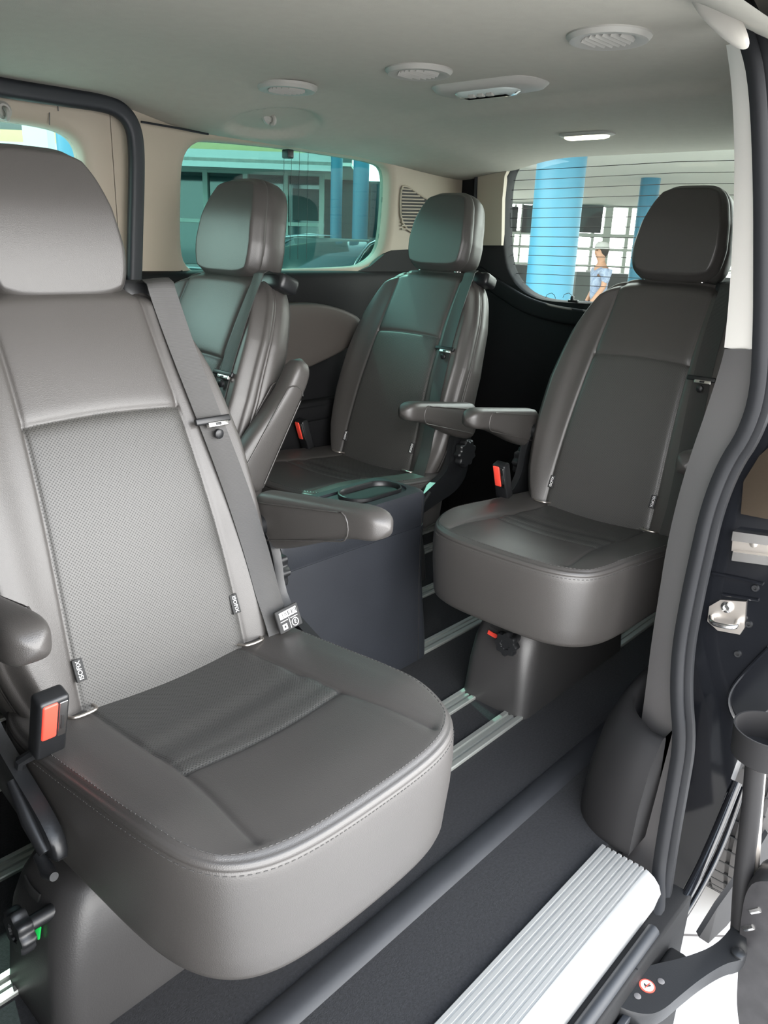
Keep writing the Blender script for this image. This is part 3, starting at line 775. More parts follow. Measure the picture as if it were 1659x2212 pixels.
# gap seal between far rear corner trim and tailgate
mb = MB(); mb.tube([onX(px, py, XT-.016) for px, py in ((1092, 327), (1055, 347), (1029, 372), (1027, 420), (1027, 530))], .007, 8); struct(mb.build('trim_12', M['seal']), 'dark joint between corner trim and tailgate', 'trim joint')
mb = MB(); a = [(XT-.08, y, .935+.0*y) for y in (.5, 1.9)]; mb.sweep(smooth_path([(XT-.005, 1.93, 1.02), (XT-.012, 1.80, .96), (XT-.015, 1.66, .905), (XT-.016, 1.45, .885), (XT-.016, .5, .878)], 2), rrect(0, 0, .03, .012, .011, 4), up=Vector((-1, 0, 0)))
struct(mb.build('trim_13', M['walldark'], angle=60), 'rounded dark moulding below the rear window', 'moulding')

# ------------------------------------------------------------------ console between the seats
r = empty('table_console', (1.30, 1.36, 0)); tag(r, 'black plastic floor console with cup holder tray on top, between the seats', 'console')
def cons_ring(z):
    t = z/.50; fl = .035*(1-sstep(0, .32, z)); x1 = .272+fl*.6; y0 = -.108-fl*.4-.0*t; y1 = .068
    return [Vector((x, y, z)) for x, y in rrect((x1-.26)/2, (y0+y1)/2, (x1+.26)/2, (y1-y0)/2, .028, 6)]
zs = [0, .012, .05, .1, .15, .2, .26, .32, .40, .404]
mb = MB(); mb.loft([cons_ring(z) for z in zs]); mb.build('console_body', M['console'], r, angle=50)
mb = MB(); f = lambda z, k=1, dx=0: [Vector((c.x*k+dx, c.y*k, z)) for c in cons_ring(.45)]
rect = lambda hx, hy, rr, z, cx=0, cy=0: [Vector((x, y, z)) for x, y in rrect(cx, cy, hx, hy, rr, 6)]
def crn(k, z): return [Vector((.006+(p.x-.006)*k, -.004+(p.y+.004)*k, z)) for p in cons_ring(.45)]
rings = [crn(.985, .404), crn(.985, .408), crn(1, .411), crn(1, .482), crn(.985, .494), crn(.955, .501), crn(.90, .502)]
# recessed tray
slot = [Vector((x, y, .502)) for x, y in rrect(.02, -.02, .225, .058, .05, 6)]
rings += [slot, [Vector((p.x, p.y, .496)) for p in slot]]
mb.loft(rings, True, True); mb.build('console_top', M['console'], r, angle=40)
mb = MB(); cxp, cyp = .175, -.02
mb.loft([[Vector((x, y, z)) for x, y in rrect(.135, cyp, hx, hy, hy*.98, 8)] for hx, hy, z in ((.098, .052, .499), (.098, .052, .508), (.094, .048, .509), (.090, .044, .505), (.088, .042, .4965))], False, True)
mb.build('cup_holder', M['plastic'], r, angle=50)
mb = MB(); mb.tube(smooth_path([(.18, -.095, .500), (.240, -.104, .497), (.246, -.1085, .475), (.246, -.1085, .41)], 2), .0013, 6); mb.tube([(.246, -.1085-.014*(1-sstep(0, .32, z)), z) for z in (.40, .32, .25, .2, .15, .1, .05, .0)], .0013, 6); mb.build('console_seam', M['cupgrey'], r)

# ------------------------------------------------------------------ near side: pillar, seal, jamb
def Xv(py): return table(py, ((0, 1.40), (1000, 1.42), (1400, 1.40), (1600, 1.36), (1900, 1.28), (2050, 1.16), (2150, 1.03), (2290, .80)))
def Np(pts, dx=0): return [onX(px, py, Xv(py)+dx) for px, py in pts]
cl = [(1560, -70), (1592, 0), (1632, 80), (1653, 180), (1661, 400), (1660, 600), (1659, 700), (1652, 850), (1622, 940), (1578, 1005), (1541, 1100), (1518, 1200), (1496, 1300), (1478, 1400), (1473, 1500), (1482, 1600), (1465, 1700), (1447, 1800), (1432, 1900), (1422, 2000), (1398, 2050), (1355, 2100), (1302, 2152), (1235, 2215), (1150, 2300)]
ctr = smooth_path(Np(cl), 2)
mb = MB(); pf = [(-.021, -.010), (-.021, .004), (-.016, .011), (-.008, .013), (-.002, .008), (.000, .002), (.003, .008), (.009, .013), (.016, .011), (.021, .004), (.021, -.010)]
mb.sweep(ctr, pf, up=lambda i: Vector((-.55, -.83, 0)))
struct(mb.build('trim_14', M['nearseal'], angle=50), 'grey rubber door seal running down the near door pillar', 'door seal')
# white pillar trim
Lw = [(1589, 92), (1600, 170), (1605, 260), (1607, 340), (1605, 430), (1600, 560), (1592, 670), (1583, 754)]
Rw = [(1612, 88), (1628, 170), (1634, 260), (1637, 340), (1639, 430), (1638, 560), (1635, 670), (1630, 754)]
def strip3(L, R_, d1, d2, name, m, lab, cat, th=.02):
    a = smooth_path(Np(L, d1), 2); b = smooth_path(Np(R_, d2), 2); mb = MB()
    rings = []
    for p, q in zip(a, b):
        n = Vector((-.4, -.9, 0)).normalized(); e = (q-p)
        rings.append([p+e*.0-n*th, p+e*.0+n*-.004, p+e*.06+n*.003, p+e*.3+n*.007, p+e*.6+n*.007, q-e*.05+n*.003, q-n*.004, q-n*th])
    mb.loft(rings); return struct(mb.build(name, m, angle=60), lab, cat)
strip3(Lw, Rw, .055, .02, 'trim_15', M['white'], 'pale upper trim of the near door pillar', 'pillar trim')
Lg = [(1584, 757), (1573, 800), (1540, 900), (1504, 1000), (1475, 1100), (1453, 1200), (1437, 1300), (1421, 1400), (1409, 1500), (1395, 1600), (1370, 1700), (1350, 1800), (1336, 1880)]
Rg = [(1630, 757), (1628, 800), (1612, 900), (1560, 1000), (1525, 1100), (1500, 1200), (1478, 1300), (1462, 1400), (1455, 1500), (1463, 1600), (1448, 1700), (1428, 1800), (1412, 1900)]
strip3(Lg, Rg, .06, .02, 'trim_16', M['greytrim'], 'grey lower trim of the near door pillar', 'pillar trim')
# rounded upper corner of headliner at the pillar
mb = MB(); pts = smooth_path(Np([(1480, -40), (1500, 20), (1535, 60), (1575, 95), (1603, 108), (1622, 100), (1612, 60), (1585, 10), (1550, -50)], -.12), 2, True); c = sum(pts, Vector())/len(pts)
n = Vector((-.5, -.6, -.6)).normalized()
mb.loft([[p-n*.05 for p in pts], pts, [c+(p-c)*.9+n*.010 for p in pts], [c+(p-c)*.6+n*.018 for p in pts], [c+(p-c)*.2+n*.02 for p in pts]]); struct(mb.build('trim_17', mat('pale_headliner_edge', (.42, .40, .36), .8), angle=70), 'rounded pale trim over the rear top corner of the doorway', 'trim')
# header above the doorway
mb = MB(); mb.box(.06, 1.60, .36, .44, 1.435, 1.56, .012); struct(mb.build('trim_19', M['seal']), 'dark header above the doorway', 'door header')
# near side wall behind the pillar
mb = MB(); mb.box(1.53, XT, .40, .47, -.02, 1.5); struct(mb.build('wall_near', M['walldark']), 'near side wall behind the door pillar', 'side wall')
mb = MB(); mb.box(XF, .06, .37, .44, -.3, 1.52); struct(mb.build('wall_right', M['walldark']), 'near side wall forward of the doorway', 'side wall')
# wheel arch cover with storage pocket
fl = [(1.262, .455), (1.262, .50), (1.275, .545), (1.31, .590), (1.37, .615), (1.50, .63), (1.80, .64), (2.6, .65), (2.6, .455)]
mb = MB(); base = smooth_path([(x, y, 0) for x, y in fl[:-1]], 2)+[Vector((2.6, .455, 0))]; c = Vector((1.6, .5, 0)); rings = []
for z, dx, dy in ((0, 0, 0), (.10, .010, -.004), (.18, .035, -.012), (.215, .06, -.020), (.228, .075, -.028), (.230, .088, -.040), (.224, .094, -.046), (.13, .10, -.050), (.125, .13, -.07)):
    rings.append([Vector((p.x+dx*(1-sstep(1.3, 2.3, p.x)), max(.455, p.y+dy*sstep(.46, .56, p.y)), z)) for p in base])
mb.loft(rings); struct(mb.build('trim_18', M['cupgrey'], angle=60), 'dark moulded wheel arch cover with an open storage pocket beside the sill', 'wheel arch cover')
# door jamb (gloss black body)
XJ = 1.46
jl = Xp([(1700, 860), (1655, 900), (1590, 1010), (1553, 1100), (1530, 1210), (1508, 1320), (1492, 1440), (1488, 1560), (1490, 1640), (1475, 1740), (1455, 1850), (1436, 1960), (1424, 2030), (1440, 2060), (1490, 1945), (1530, 1830), (1560, 1735), (1590, 1650), (1625, 1560), (1700, 1500)], XJ)
mb = MB(); mb.prism(jl, (.05, 0, 0)); o = mb.build('door_jamb', M['paint'], angle=30)
tag(o, 'gloss black painted door jamb right of the rubber seal', 'door jamb')
def Xt(px, py, dx=0): return onX(px, py, XJ+dx)
mb = MB(); mb.tube(smooth_path([Xt(1662, 1398, -.004), Xt(1620, 1440, -.004), Xt(1580, 1485, -.004), Xt(1572, 1520, -.004), Xt(1590, 1560, -.004), Xt(1620, 1570, -.004)], 2), .004, 8)
mb.tube(smooth_path([Xt(1538, 1238, -.003), Xt(1600, 1250, -.003), Xt(1648, 1262, -.003)], 1), .003, 8); mb.tube([Xt(1560, 1284, -.003), Xt(1638, 1297, -.003)], .003, 8)
mb.build('jamb_crease', M['paint'], o)
mb = MB()
for px, py in ((1632, 1270), (1618, 1348), (1594, 1412)): q = Xt(px, py); mb.lathe([(.007, 0), (.006, -.004), (.003, -.004), (.003, -.001)], tuple(q), 'X', 14)
mb.build('jamb_plug', M['plastic'], o)
# tan reflection in the gloss black jamb, put in as a tinted metal plate
mb = MB(); mb.prism(Xp([(1600, 1110), (1606, 1040), (1640, 985), (1700, 930), (1700, 1130)], XJ-.012), (.012, 0, 0)); mb.build('jamb_reflection', mat('tan_reflection', (.22, .175, .13), .25, 1), o)
r = empty('door_guide_rail', Xt(1625, 1190)); tag(r, 'pair of bright metal guide bars on the black door jamb', 'guide rail'); c = r.location
for (y0, y1), nm in (((1148, 1168), 'guide_bar'), ((1192, 1211), 'guide_bar')):
    mb = MB(); mb.prism([Xt(1583, y0, -.02)-c, Xt(1700, y0+16, -.02)-c, Xt(1700, y1+16, -.02)-c, Xt(1580, y1, -.02)-c], (.02, 0, 0)); mb.build(nm, M['chrome'], r)
mb = MB(); mb.prism([Xt(1582, 1168, -.006)-c, Xt(1700, 1184, -.006)-c, Xt(1700, 1206, -.006)-c, Xt(1580, 1190, -.006)-c], (.006, 0, 0)); mb.build('rail_backing', M['steel'], r)
mb = MB(); mb.lathe([(.007, 0), (.007, -.004), (.004, -.005)], tuple(Xt(1629, 1174, -.008)-c), 'X', 16); mb.build('rail_screw', M['steel'], r)
# striker
r = empty('door_striker', Xt(1568, 1335)); tag(r, 'bright metal door catch plate with a hooked loop on the black jamb', 'door catch'); c = r.location
mb = MB(); mb.prism(smooth_path([Xt(px, py, -.005)-c for px, py in ((1532, 1310), (1556, 1296), (1611, 1300), (1608, 1356), (1598, 1371), (1550, 1362), (1528, 1342))], 0, True), (.005, 0, 0)); mb.build('catch_plate', M['steel'], r)
mb = MB(); mb.tube(smooth_path([Xt(1536, 1332, -.006)-c, Xt(1536, 1345, -.03)-c, Xt(1560, 1352, -.034)-c, Xt(1590, 1356, -.03)-c, Xt(1592, 1342, -.006)-c], 2), .0048, 10); mb.build('catch_loop', M['chrome'], r)
mb = MB(); mb.lathe([(.011, 0), (.011, -.004), (.006, -.006), (.005, -.002)], tuple(Xt(1571, 1311, -.005)-c), 'X', 20); mb.build('catch_screw', M['chrome'], r)

# body flanges around the lower corner, arch lip
YS = .345
for lst, rr, nm, mt, lab in (
    ([(1592, 1690), (1560, 1770), (1525, 1850), (1490, 1920), (1450, 1990), (1400, 2060), (1365, 2095)], .010, 'body_flange', 'paint', 'gloss black body flange curving down beside the seal to the sill'),
    ([(1606, 1700), (1575, 1790), (1540, 1870), (1500, 1945), (1455, 2015), (1420, 2070)], .006, 'body_lip', 'paint', 'thin black body edge outside the curved flange'),):
    mb = MB(); mb.tube(smooth_path([onY(px, py, YS) for px, py in lst], 2), rr, 10); tag(mb.build(nm, M[mt]), lab, 'body flange')
mb = MB(); L_ = [onY(px, py, .31) for px, py in ((1659, 1800), (1630, 1850), (1590, 1905), (1550, 1960), (1510, 2025))]; R_ = [onY(px, py, .295) for px, py in ((1690, 1830), (1650, 1890), (1612, 1945), (1570, 2000), (1530, 2038))]
mb.loft([[a, b, b+Vector((.01, .01, 0)), a+Vector((.01, .01, 0))] for a, b in zip(L_, R_)]); tag(mb.build('mud_flap', M['cupgrey']), 'pale grey wheel arch lip in front of the tyre', 'wheel arch lip')

# rear wheel
wc = Vector((2.12, .42, -.27)); RW = .335; HWD = .11
r = empty('rear_wheel', wc); tag(r, 'rear tyre with grooved tread standing on the pale tiles behind the door arm', 'wheel')
mb = MB(); rings = []; n = 72
prof = [(.20, -HWD), (.27, -HWD-.004), (.31, -HWD+.004), (.328, -HWD+.022)]
gy = [-.062, -.022, .022, .062]; yy = -HWD+.03
tread = []
for g in gy: tread += [(RW, g-.006), (RW-.009, g-.004), (RW-.009, g+.004), (RW, g+.006)]
prof += [(RW, -HWD+.032)]+tread+[(RW, HWD-.032), (.328, HWD-.022), (.31, HWD-.004), (.27, HWD+.004), (.20, HWD)]
for k in range(n): 
    a = 2*PI*k/n; rings.append([Vector((q*math.cos(a), y, q*math.sin(a))) for q, y in prof])
rings.append(rings[0]); mb.loft(rings, False, False)
for k in range(48):
    a = 2*PI*(k+.5)/48
    mb.box(-.0018, .0018, -HWD+.03, HWD-.03, RW-.006, RW+.0012, 0, 1, Matrix.Rotation(a, 4, 'Y'))
mb.build('tyre', [M['tyre'], M['dark']], r, angle=30)
mb = MB(); mb.lathe([(.205, -.09), (.20, -.06), (.06, -.05), (.05, -.075), (.0, -.075)][::-1]+[(.205, .09)], ax='Y', n=40); mb.build('wheel_rim', M['alu'], r)

# sliding door (opened, standing outside at right) with lower arm
r = empty('sliding_door', (1.30, .24, -.2)); tag(r, 'scuffed black inner edge of the opened sliding door at the lower right', 'sliding door'); c = Vector(r.location)
def Dp(px, py, X=1.32): return onX(px, py, X)-c
mb = MB(); P = smooth_path([Dp(*q) for q in ((1597, 2080), (1600, 1990), (1615, 1900), (1650, 1880), (1740, 1900), (1740, 2260), (1610, 2260), (1592, 2180))], 2, True); cc = sum(P, Vector())/len(P)
mb.loft([[cc+(p-cc)*.94+Vector((-.012, 0, 0)) for p in P], P, [p+Vector((.05, 0, 0)) for p in P]]); mb.build('door_edge', mat('scuffed_black', (.018, .017, .018), .4, var=(28, .8), bump=('noise', 60, .4)), r)
mb = MB(); mb.tube(smooth_path([Dp(1632, 1640, 1.34), Dp(1622, 1760, 1.34), Dp(1606, 1880, 1.34), Dp(1598, 2010, 1.33)], 2), .017, 14); mb.build('door_tube', M['cupgrey'], r)
mb = MB(); q = Dp(1662, 1575, 1.34); mb.lathe([(.045, -.062), (.054, -.055), (.058, .0), (.055, .0), (.050, -.05), (.0, -.052)], tuple(q), 'Z', 40); mb.build('cup_ring', M['cupgrey'], r)
mb = MB(); mb.tube([Dp(1650, 1640, 1.36), Dp(1640, 1760, 1.36), Dp(1632, 1900, 1.36)], .006, 8); mb.build('door_rod', M['steel'], r)
for px, py in ((1636, 1968), (1622, 2005)):
    mb = MB(); mb.tube([Dp(px-14, py, 1.31), Dp(px+6, py-4, 1.31)], .006, 8); mb.build('door_bolt', M['chrome'], r)
# lower arm with sticker
ZA = -.075
ol = [(1325, 2110), (1400, 2085), (1480, 2068), (1550, 2040), (1590, 1990), (1602, 1975), (1612, 2010), (1618, 2060), (1600, 2075), (1570, 2080), (1520, 2110), (1470, 2150), (1430, 2185), (1395, 2195), (1340, 2180), (1318, 2160)]
P = [onZ(px, py, ZA) for px, py in ol]; c = sum(P, Vector())/len(P)
P = smooth_path([p-Vector((c.x, c.y, ZA)) for p in P], 2, True)
mb = MB(); mb.loft([[Vector((p.x*.98, p.y*.98, -.03)) for p in P], [Vector((p.x, p.y, -.024)) for p in P], [Vector((p.x, p.y, -.006)) for p in P], [Vector((p.x*.985, p.y*.985, 0)) for p in P]]); da = mb.build('roller_arm', M['plastic'], r, angle=60); da.location = Vector((c.x, c.y, ZA))-Vector(r.location); r = da
def Ap(px, py, dz=0): q = onZ(px, py, ZA+dz); return q-Vector((c.x, c.y, ZA))
q = Ap(1398, 2130); mb = MB(); mb.lathe([(.0135, 0), (.0135, .0006), (.011, .0008)], tuple(q), n=30); mb.lathe([(.0108, .0006), (.0108, .0012), (.0, .0012)], tuple(q), n=30, mi=1)
ex, ey = Vector((BR.x, BR.y, 0)), Vector((BN.x, BN.y, 0))
def stk(pts): return [q+ex*a+ey*b+Vector((0, 0, .0013)) for a, b in pts]
mb.prism(stk([(-.0055, .003), (-.0035, .0045), (-.002, .001), (.004, .0025), (.0065, .001), (.006, -.0015), (-.001, -.003), (-.0045, -.003)]), (0, 0, .0004), 2)
mb.prism(stk([(-.0065, -.005), (-.0055, -.006), (.0068, .0045), (.0058, .0055)]), (0, 0, .0007), 0)
o = mb.build('warning_sticker', [M['red'], M['labelwhite'], M['labelblack']], r); o['label'] = 'round white sticker with red rim and a crossed-out shoe'
for px, py in ((1343, 2117), (1331, 2134), (1377, 2152), (1428, 2120)):
    mb = MB(); mb.lathe([(.006, -.002), (.006, .0008), (.0045, .0014)], tuple(Ap(px, py)), n=18); mb.build('rivet', M['greytrim'], r)
mb = MB(); mb.tube([Ap(1314, 2104, .03), Ap(1324, 2122, .012), Ap(1330, 2150, .0)], .006, 8); mb.tube([Ap(1290, 2140, .01), Ap(1330, 2165, .0)], .008, 8); mb.build('arm_spring', M['plastic'], r)
mb = MB(); mb.lathe([(.012, -.004), (.012, .004), (.007, .007)], tuple(Ap(1594, 2060)), n=20); mb.build('arm_bolt', M['plastic'], r)
mb = MB(); mb.tube([Ap(1272, 2165, .0), Ap(1262, 2190, -.01)], .008, 10); mb.tube([Ap(1300, 2150, -.01), Ap(1345, 2160, -.015)], .01, 10); mb.build('arm_roller', M['plastic'], r)

# ------------------------------------------------------------------ outside
GZ = -.605
tm = M['tile']; nt = tm.node_tree; N = nt.nodes; L = nt.links
br = N.new('ShaderNodeTexBrick'); br.offset = 0; br.inputs['Scale'].default_value = 1; br.inputs['Brick Width'].default_value = .6; br.inputs['Row Height'].default_value = .6; br.inputs['Mortar Size'].default_value = .004
br.inputs['Color1'].default_value = (.56, .55, .535, 1); br.inputs['Color2'].default_value = (.52, .51, .50, 1); br.inputs['Mortar'].default_value = (.16, .15, .145, 1)
tc = N.new('ShaderNodeTexCoord'); mp = N.new('ShaderNodeMapping'); mp.inputs['Location'].default_value = (.17, -.13, 0); mp.inputs['Rotation'].default_value = (0, 0, rad(-42)); L.new(tc.outputs['Object'], mp.inputs['Vector']); L.new(mp.outputs['Vector'], br.inputs['Vector']); L.new(br.outputs['Color'], N['Principled BSDF'].inputs['Base Color'])
mb = MB(); mb.box(-70, 90, -70, 90, GZ-.2, GZ); struct(mb.build('ground', tm), 'pale tiled forecourt', 'ground')

def slab(name, a, b, D0, D1, m, parent=None, zlo=None, zhi=None):
    """box in the facade frame: px corners a,b taken at depth D0, thickness to D1"""
    mx_, my_ = (a[0]+b[0])/2, (a[1]+b[1])/2
    if b[0]-a[0] > 400: mx_ = 550 if a[0] < 700 else 1250
    r0, r1 = onD(a[0], my_, D0).dot(BR), onD(b[0], my_, D0).dot(BR); p, q = onD(mx_, a[1], D0), onD(mx_, b[1], D0)
    z1, z0 = (zhi if zhi is not None else p.z), (zlo if zlo is not None else q.z)
    mb = MB(); base = [BN*D0+BR*r0, BN*D0+BR*r1, BN*D1+BR*r1, BN*D1+BR*r0]
    mb.loft([[Vector((v.x, v.y, z0)) for v in base], [Vector((v.x, v.y, z1)) for v in base]])
    return mb.build(name, m, parent, smooth=False)
# building seen through the side window
DL = 18
bl = empty('glazed_building', BN*DL+BR*(-2)+Vector((0, 0, GZ))); tag(bl, 'building with pale fascia and dark glazed front, seen through the green side window', 'building')
Bi = Matrix.Translation(-bl.location)
def bpart(o, root):
    o.data.transform(Matrix.Translation(-root.location)); o.parent = root; return o
bpart(slab('fascia', (-4200, 326), (718, 364), DL-2, DL-1.8, M['fascia']), bl)
bpart(slab('cream_band', (-700, 300), (700, 326), DL-1.4, DL-1.0, M['yellow']), bl)
bpart(slab('canopy', (-700, 300), (760, 300), DL-2, DL+3, M['soffit'], zlo=2.46, zhi=2.52), bl)
bpart(slab('light_block_wall', (-4200, 366), (-560, 560), DL+.1, DL+.4, M['wallw'], zlo=GZ, zhi=2.6), bl)  # unseen wall added to darken the reflections on the far seats
bpart(slab('sky_block_wall', (-4200, 300), (760, 300), DL-.4, DL, M['wallw'], zlo=2.6, zhi=8), bl)  # storey added to block sky light coming in from the far side
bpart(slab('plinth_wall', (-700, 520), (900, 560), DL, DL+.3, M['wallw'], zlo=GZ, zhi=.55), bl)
xs = [-560, -420, -280, -140, 0, 130, 240, 350, 445, 531, 617, 694]
for k in range(len(xs)-1):
    bpart(slab('shop_pane', (xs[k], 368), (xs[k+1], 560), DL+.08, DL+.12, M['pane'], zlo=.55, zhi=2.46), bl)
for x in xs: bpart(slab('window_mullion', (x-5, 366), (x+5, 560), DL-.05, DL+.1, M['frame'], zlo=.55, zhi=2.46), bl)
for y in (372, 481): bpart(slab('window_rail', (-560, y-4), (700, y+4), DL-.04, DL+.09, M['frame']), bl)
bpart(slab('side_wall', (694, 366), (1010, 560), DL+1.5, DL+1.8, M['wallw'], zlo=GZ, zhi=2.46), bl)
bpart(slab('dark_window', (800, 398), (832, 512), DL+1.42, DL+1.5, M['pane']), bl)
o = bpart(slab('poster', (632, 408), (689, 476), DL-.02, DL+.0, M['poster']), bl)
bpart(slab('white_wall', (60, 240), (112, 560), 9.4, 9.6, M['fascia'], zlo=GZ), bl)
def column(px0, px1, py, D, label, top=3.2):
    a, b = onD(px0, py, D), onD(px1, py, D); c = (a+b)/2; rr = (b-a).length/2
    mb = MB(); mb.lathe([(rr*1.25, 0), (rr*1.25, .12), (rr, .14), (rr, top-GZ)], (0, 0, 0), n=40)
    o = mb.build('blue_column', M['blue'], angle=50); o.location = (c.x, c.y, GZ); tag(o, label, 'column', 'blue columns')
column(714, 739, 430, 15.2, 'thin blue column through the side window, left of the pair')
column(762, 796, 430, 14.4, 'blue column through the side window, right of the pair, beside the speaker trim')
column(126, 186, 330, 8.5, 'blue column through the window of the far door, behind the nearest headrest')
column(1153, 1258, 430, 9, 'broad bright blue column behind the rear window')
column(1390, 1432, 350, 15, 'slim blue column at the right of the rear window, above the nearest rear headrest', 4)
# glazed hall behind the rear window
DR = 24
hl = empty('glazed_hall', BN*DR+BR*6+Vector((0, 0, GZ))); tag(hl, 'hall with white gridded windows behind the rear window', 'building')
zt = onD(1250, 441, DR).z
bpart(slab('hall_soffit', (1010, 300), (8300, 300), 6.2, DR+1, M['soffit'], zlo=zt, zhi=zt+.15), hl)
bpart(slab('window_rail', (1000, 436), (2300, 445), DR-.1, DR+.1, M['frame']), hl)
for y0, y1 in ((503, 511), (534, 540), (571, 575)): bpart(slab('window_rail', (1000, y0), (2000, y1), DR-.1, DR+.1, M['frame']), hl)
for x0, x1 in ((1020, 1026), (1084, 1090), (1107, 1111), (1122, 1126), (1145, 1149), (1176, 1182), (1214, 1220), (1246, 1250), (1277, 1283), (1302, 1318), (1350, 1358), (1385, 1391), (1424, 1432), (1470, 1476), (1520, 1528), (1570, 1578), (1630, 1638), (1700, 1706)):
    bpart(slab('window_mullion', (x0, 441), (x1, 590), DR-.08, DR+.08, M['frame'], zlo=GZ), hl)
bpart(slab('hall_plinth', (1000, 588), (2000, 640), DR-.1, DR+.2, M['poster'], zlo=GZ), hl)
for a, b in (((1092, 446), (1118, 500)), ((1128, 443), (1165, 503)), ((1253, 443), (1301, 503))):
    bpart(slab('poster', a, b, DR-.16, DR-.12, M['poster']), hl)
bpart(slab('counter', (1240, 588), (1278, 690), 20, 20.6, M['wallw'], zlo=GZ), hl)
for a, b in (((1278, 586), (1300, 640)), ((1312, 592), (1380, 640)), ((1095, 572), (1140, 640))):
    bpart(slab('display_stand', a, b, 21, 21.8, M['poster'], zlo=GZ), hl)

# parked cars beyond the side window
def parked(c, rz, paint, label, k=1.0):
    r = empty('parked_car', c, rz); tag(r, label, 'car', 'parked cars beyond the side window'); r.scale = (k, k, k)
    Ls = [(-2.1, .45, .62, .72), (-2.05, .40, .80, .80), (-1.6, .25, .93, .86), (-1.0, .22, .97, .88), (0, .20, .97, .89), (.9, .22, .95, .88), (1.5, .26, .90, .86), (1.95, .34, .78, .80), (2.1, .42, .60, .70)]
    mb = MB(); rings = []
    for x, z0, z1, w in Ls:
        rings.append([Vector((x, y, (z0+z1)/2+z)) for y, z in rrect(0, 0, w, (z1-z0)/2, .16*(z1-z0)/.7, 5)])
    mb.loft(rings); mb.build('car_body', paint, r, angle=60)
    gl = [(-1.75, .90, .93, .70), (-1.45, .90, 1.22, .70), (-1.0, .9, 1.42, .68), (-.4, .9, 1.49, .66), (.2, .9, 1.46, .66), (.65, .9, 1.30, .68), (1.15, .9, .98, .70)]
    mb = MB(); rings = []
    for x, z0, z1, w in gl:
        tp = .80; rings.append([Vector((x, -w, z0)), Vector((x, w, z0)), Vector((x, w*lerp(1, tp, (z1-z0)/.6), z1-.03)), Vector((x, w*lerp(1, tp, (z1-z0)/.6)-.06, z1)), Vector((x, -w*lerp(1, tp, (z1-z0)/.6)+.06, z1)), Vector((x, -w*lerp(1, tp, (z1-z0)/.6), z1-.03))])
    mb.loft(rings); mb.build('car_windows', M['carglass'], r, angle=35)
    mb = MB()
    for s in (-1, 1):
        mb.tube(smooth_path([Vector((x, s*w*lerp(1, .80, (z1-z0)/.6), z1-.01)) for x, z0, z1, w in gl], 1), .022, 8)
    mb.loft([[Vector((x, y*w*.76, z1+.012)) for y in (-1, -.5, 0, .5, 1)]+[Vector((x, y*w*.76, z1-.02)) for y in (1, .5, 0, -.5, -1)] for x, z0, z1, w in gl[2:5]]); mb.build('car_roof', paint, r, angle=50)
    for x in (-1.3, 1.3):
        for s in (-1, 1):
            mb = MB(); mb.lathe([(.0, -.1), (.29, -.1), (.31, -.07), (.31, .07), (.29, .1), (0, .1)], (x, s*.80, .31), 'Y', 28); mb.build('car_wheel', M['tyre'], r)
p = onD(668, 556, 11.2); parked((p.x-1.2*.72*math.cos(rad(-161)), p.y-1.2*.72*math.sin(rad(-161)), GZ), rad(-161), M['carpaint'], 'dark parked car, nearest, with curved windscreen, through the side window', 1.2)
p = onD(735, 520, 15.5); parked((p.x, p.y, GZ), rad(-50), M['silver'], 'silver parked car behind the dark one, through the side window', 1.23)
p = onD(452, 580, 13.5); parked((p.x, p.y, GZ), rad(-42), M['silver'], 'silver parked car further left, behind the headrest, through the side window', .85)

# person in cap beyond the rear window
def skin_mesh(name, chain, edges, m, parent, lv=2):
    me = bpy.data.meshes.new(name); me.from_pydata([v[:3] for v in chain], edges, []); o = bpy.data.objects.new(name, me); COL.objects.link(o)
    md = o.modifiers.new('s', 'SKIN'); md.use_smooth_shade = True
    for i, v in enumerate(chain):
        sv = me.skin_vertices[0].data[i]; r = v[3]; sv.radius = r if isinstance(r, tuple) else (r, r)
    me.skin_vertices[0].data[0].use_root = True
    sb = o.modifiers.new('u', 'SUBSURF'); sb.levels = lv; sb.render_levels = lv
    me2 = bpy.data.meshes.new_from_object(o.evaluated_get(bpy.context.evaluated_depsgraph_get())); o.modifiers.clear(); o.data = me2; me2.name = name
    me2.materials.clear(); me2.materials.append(m); me2.shade_smooth(); o.parent = parent; return o
DP = 13.2
hd = onD(1305, 525, DP)
H = hd.z-GZ-.01
pr = empty('person', (hd.x, hd.y, GZ)); pr.rotation_euler.z = math.atan2(-BR.y, -BR.x)+rad(12); k = H/1.80
pr.scale = (k, k, k)
tag(pr, 'person in a white cap and blue and white shirt standing behind the rear window', 'person')
ch = [(0, 0, .95, (.13, .10)), (0, 0, 1.12, (.12, .095)), (.01, 0, 1.30, (.15, .11)), (0, 0, 1.44, (.10, .08)), (.01, 0, 1.53, .052), (.03, 0, 1.62, (.075, .085)), (.035, 0, 1.71, (.085, .095)), (.02, 0, 1.77, (.06, .07))]
ed = [(i, i+1) for i in range(7)]
def addc(base, pts):
    prev = base
    for q in pts: ch.append(q); ed.append((prev, len(ch)-1)); prev = len(ch)-1
    return prev
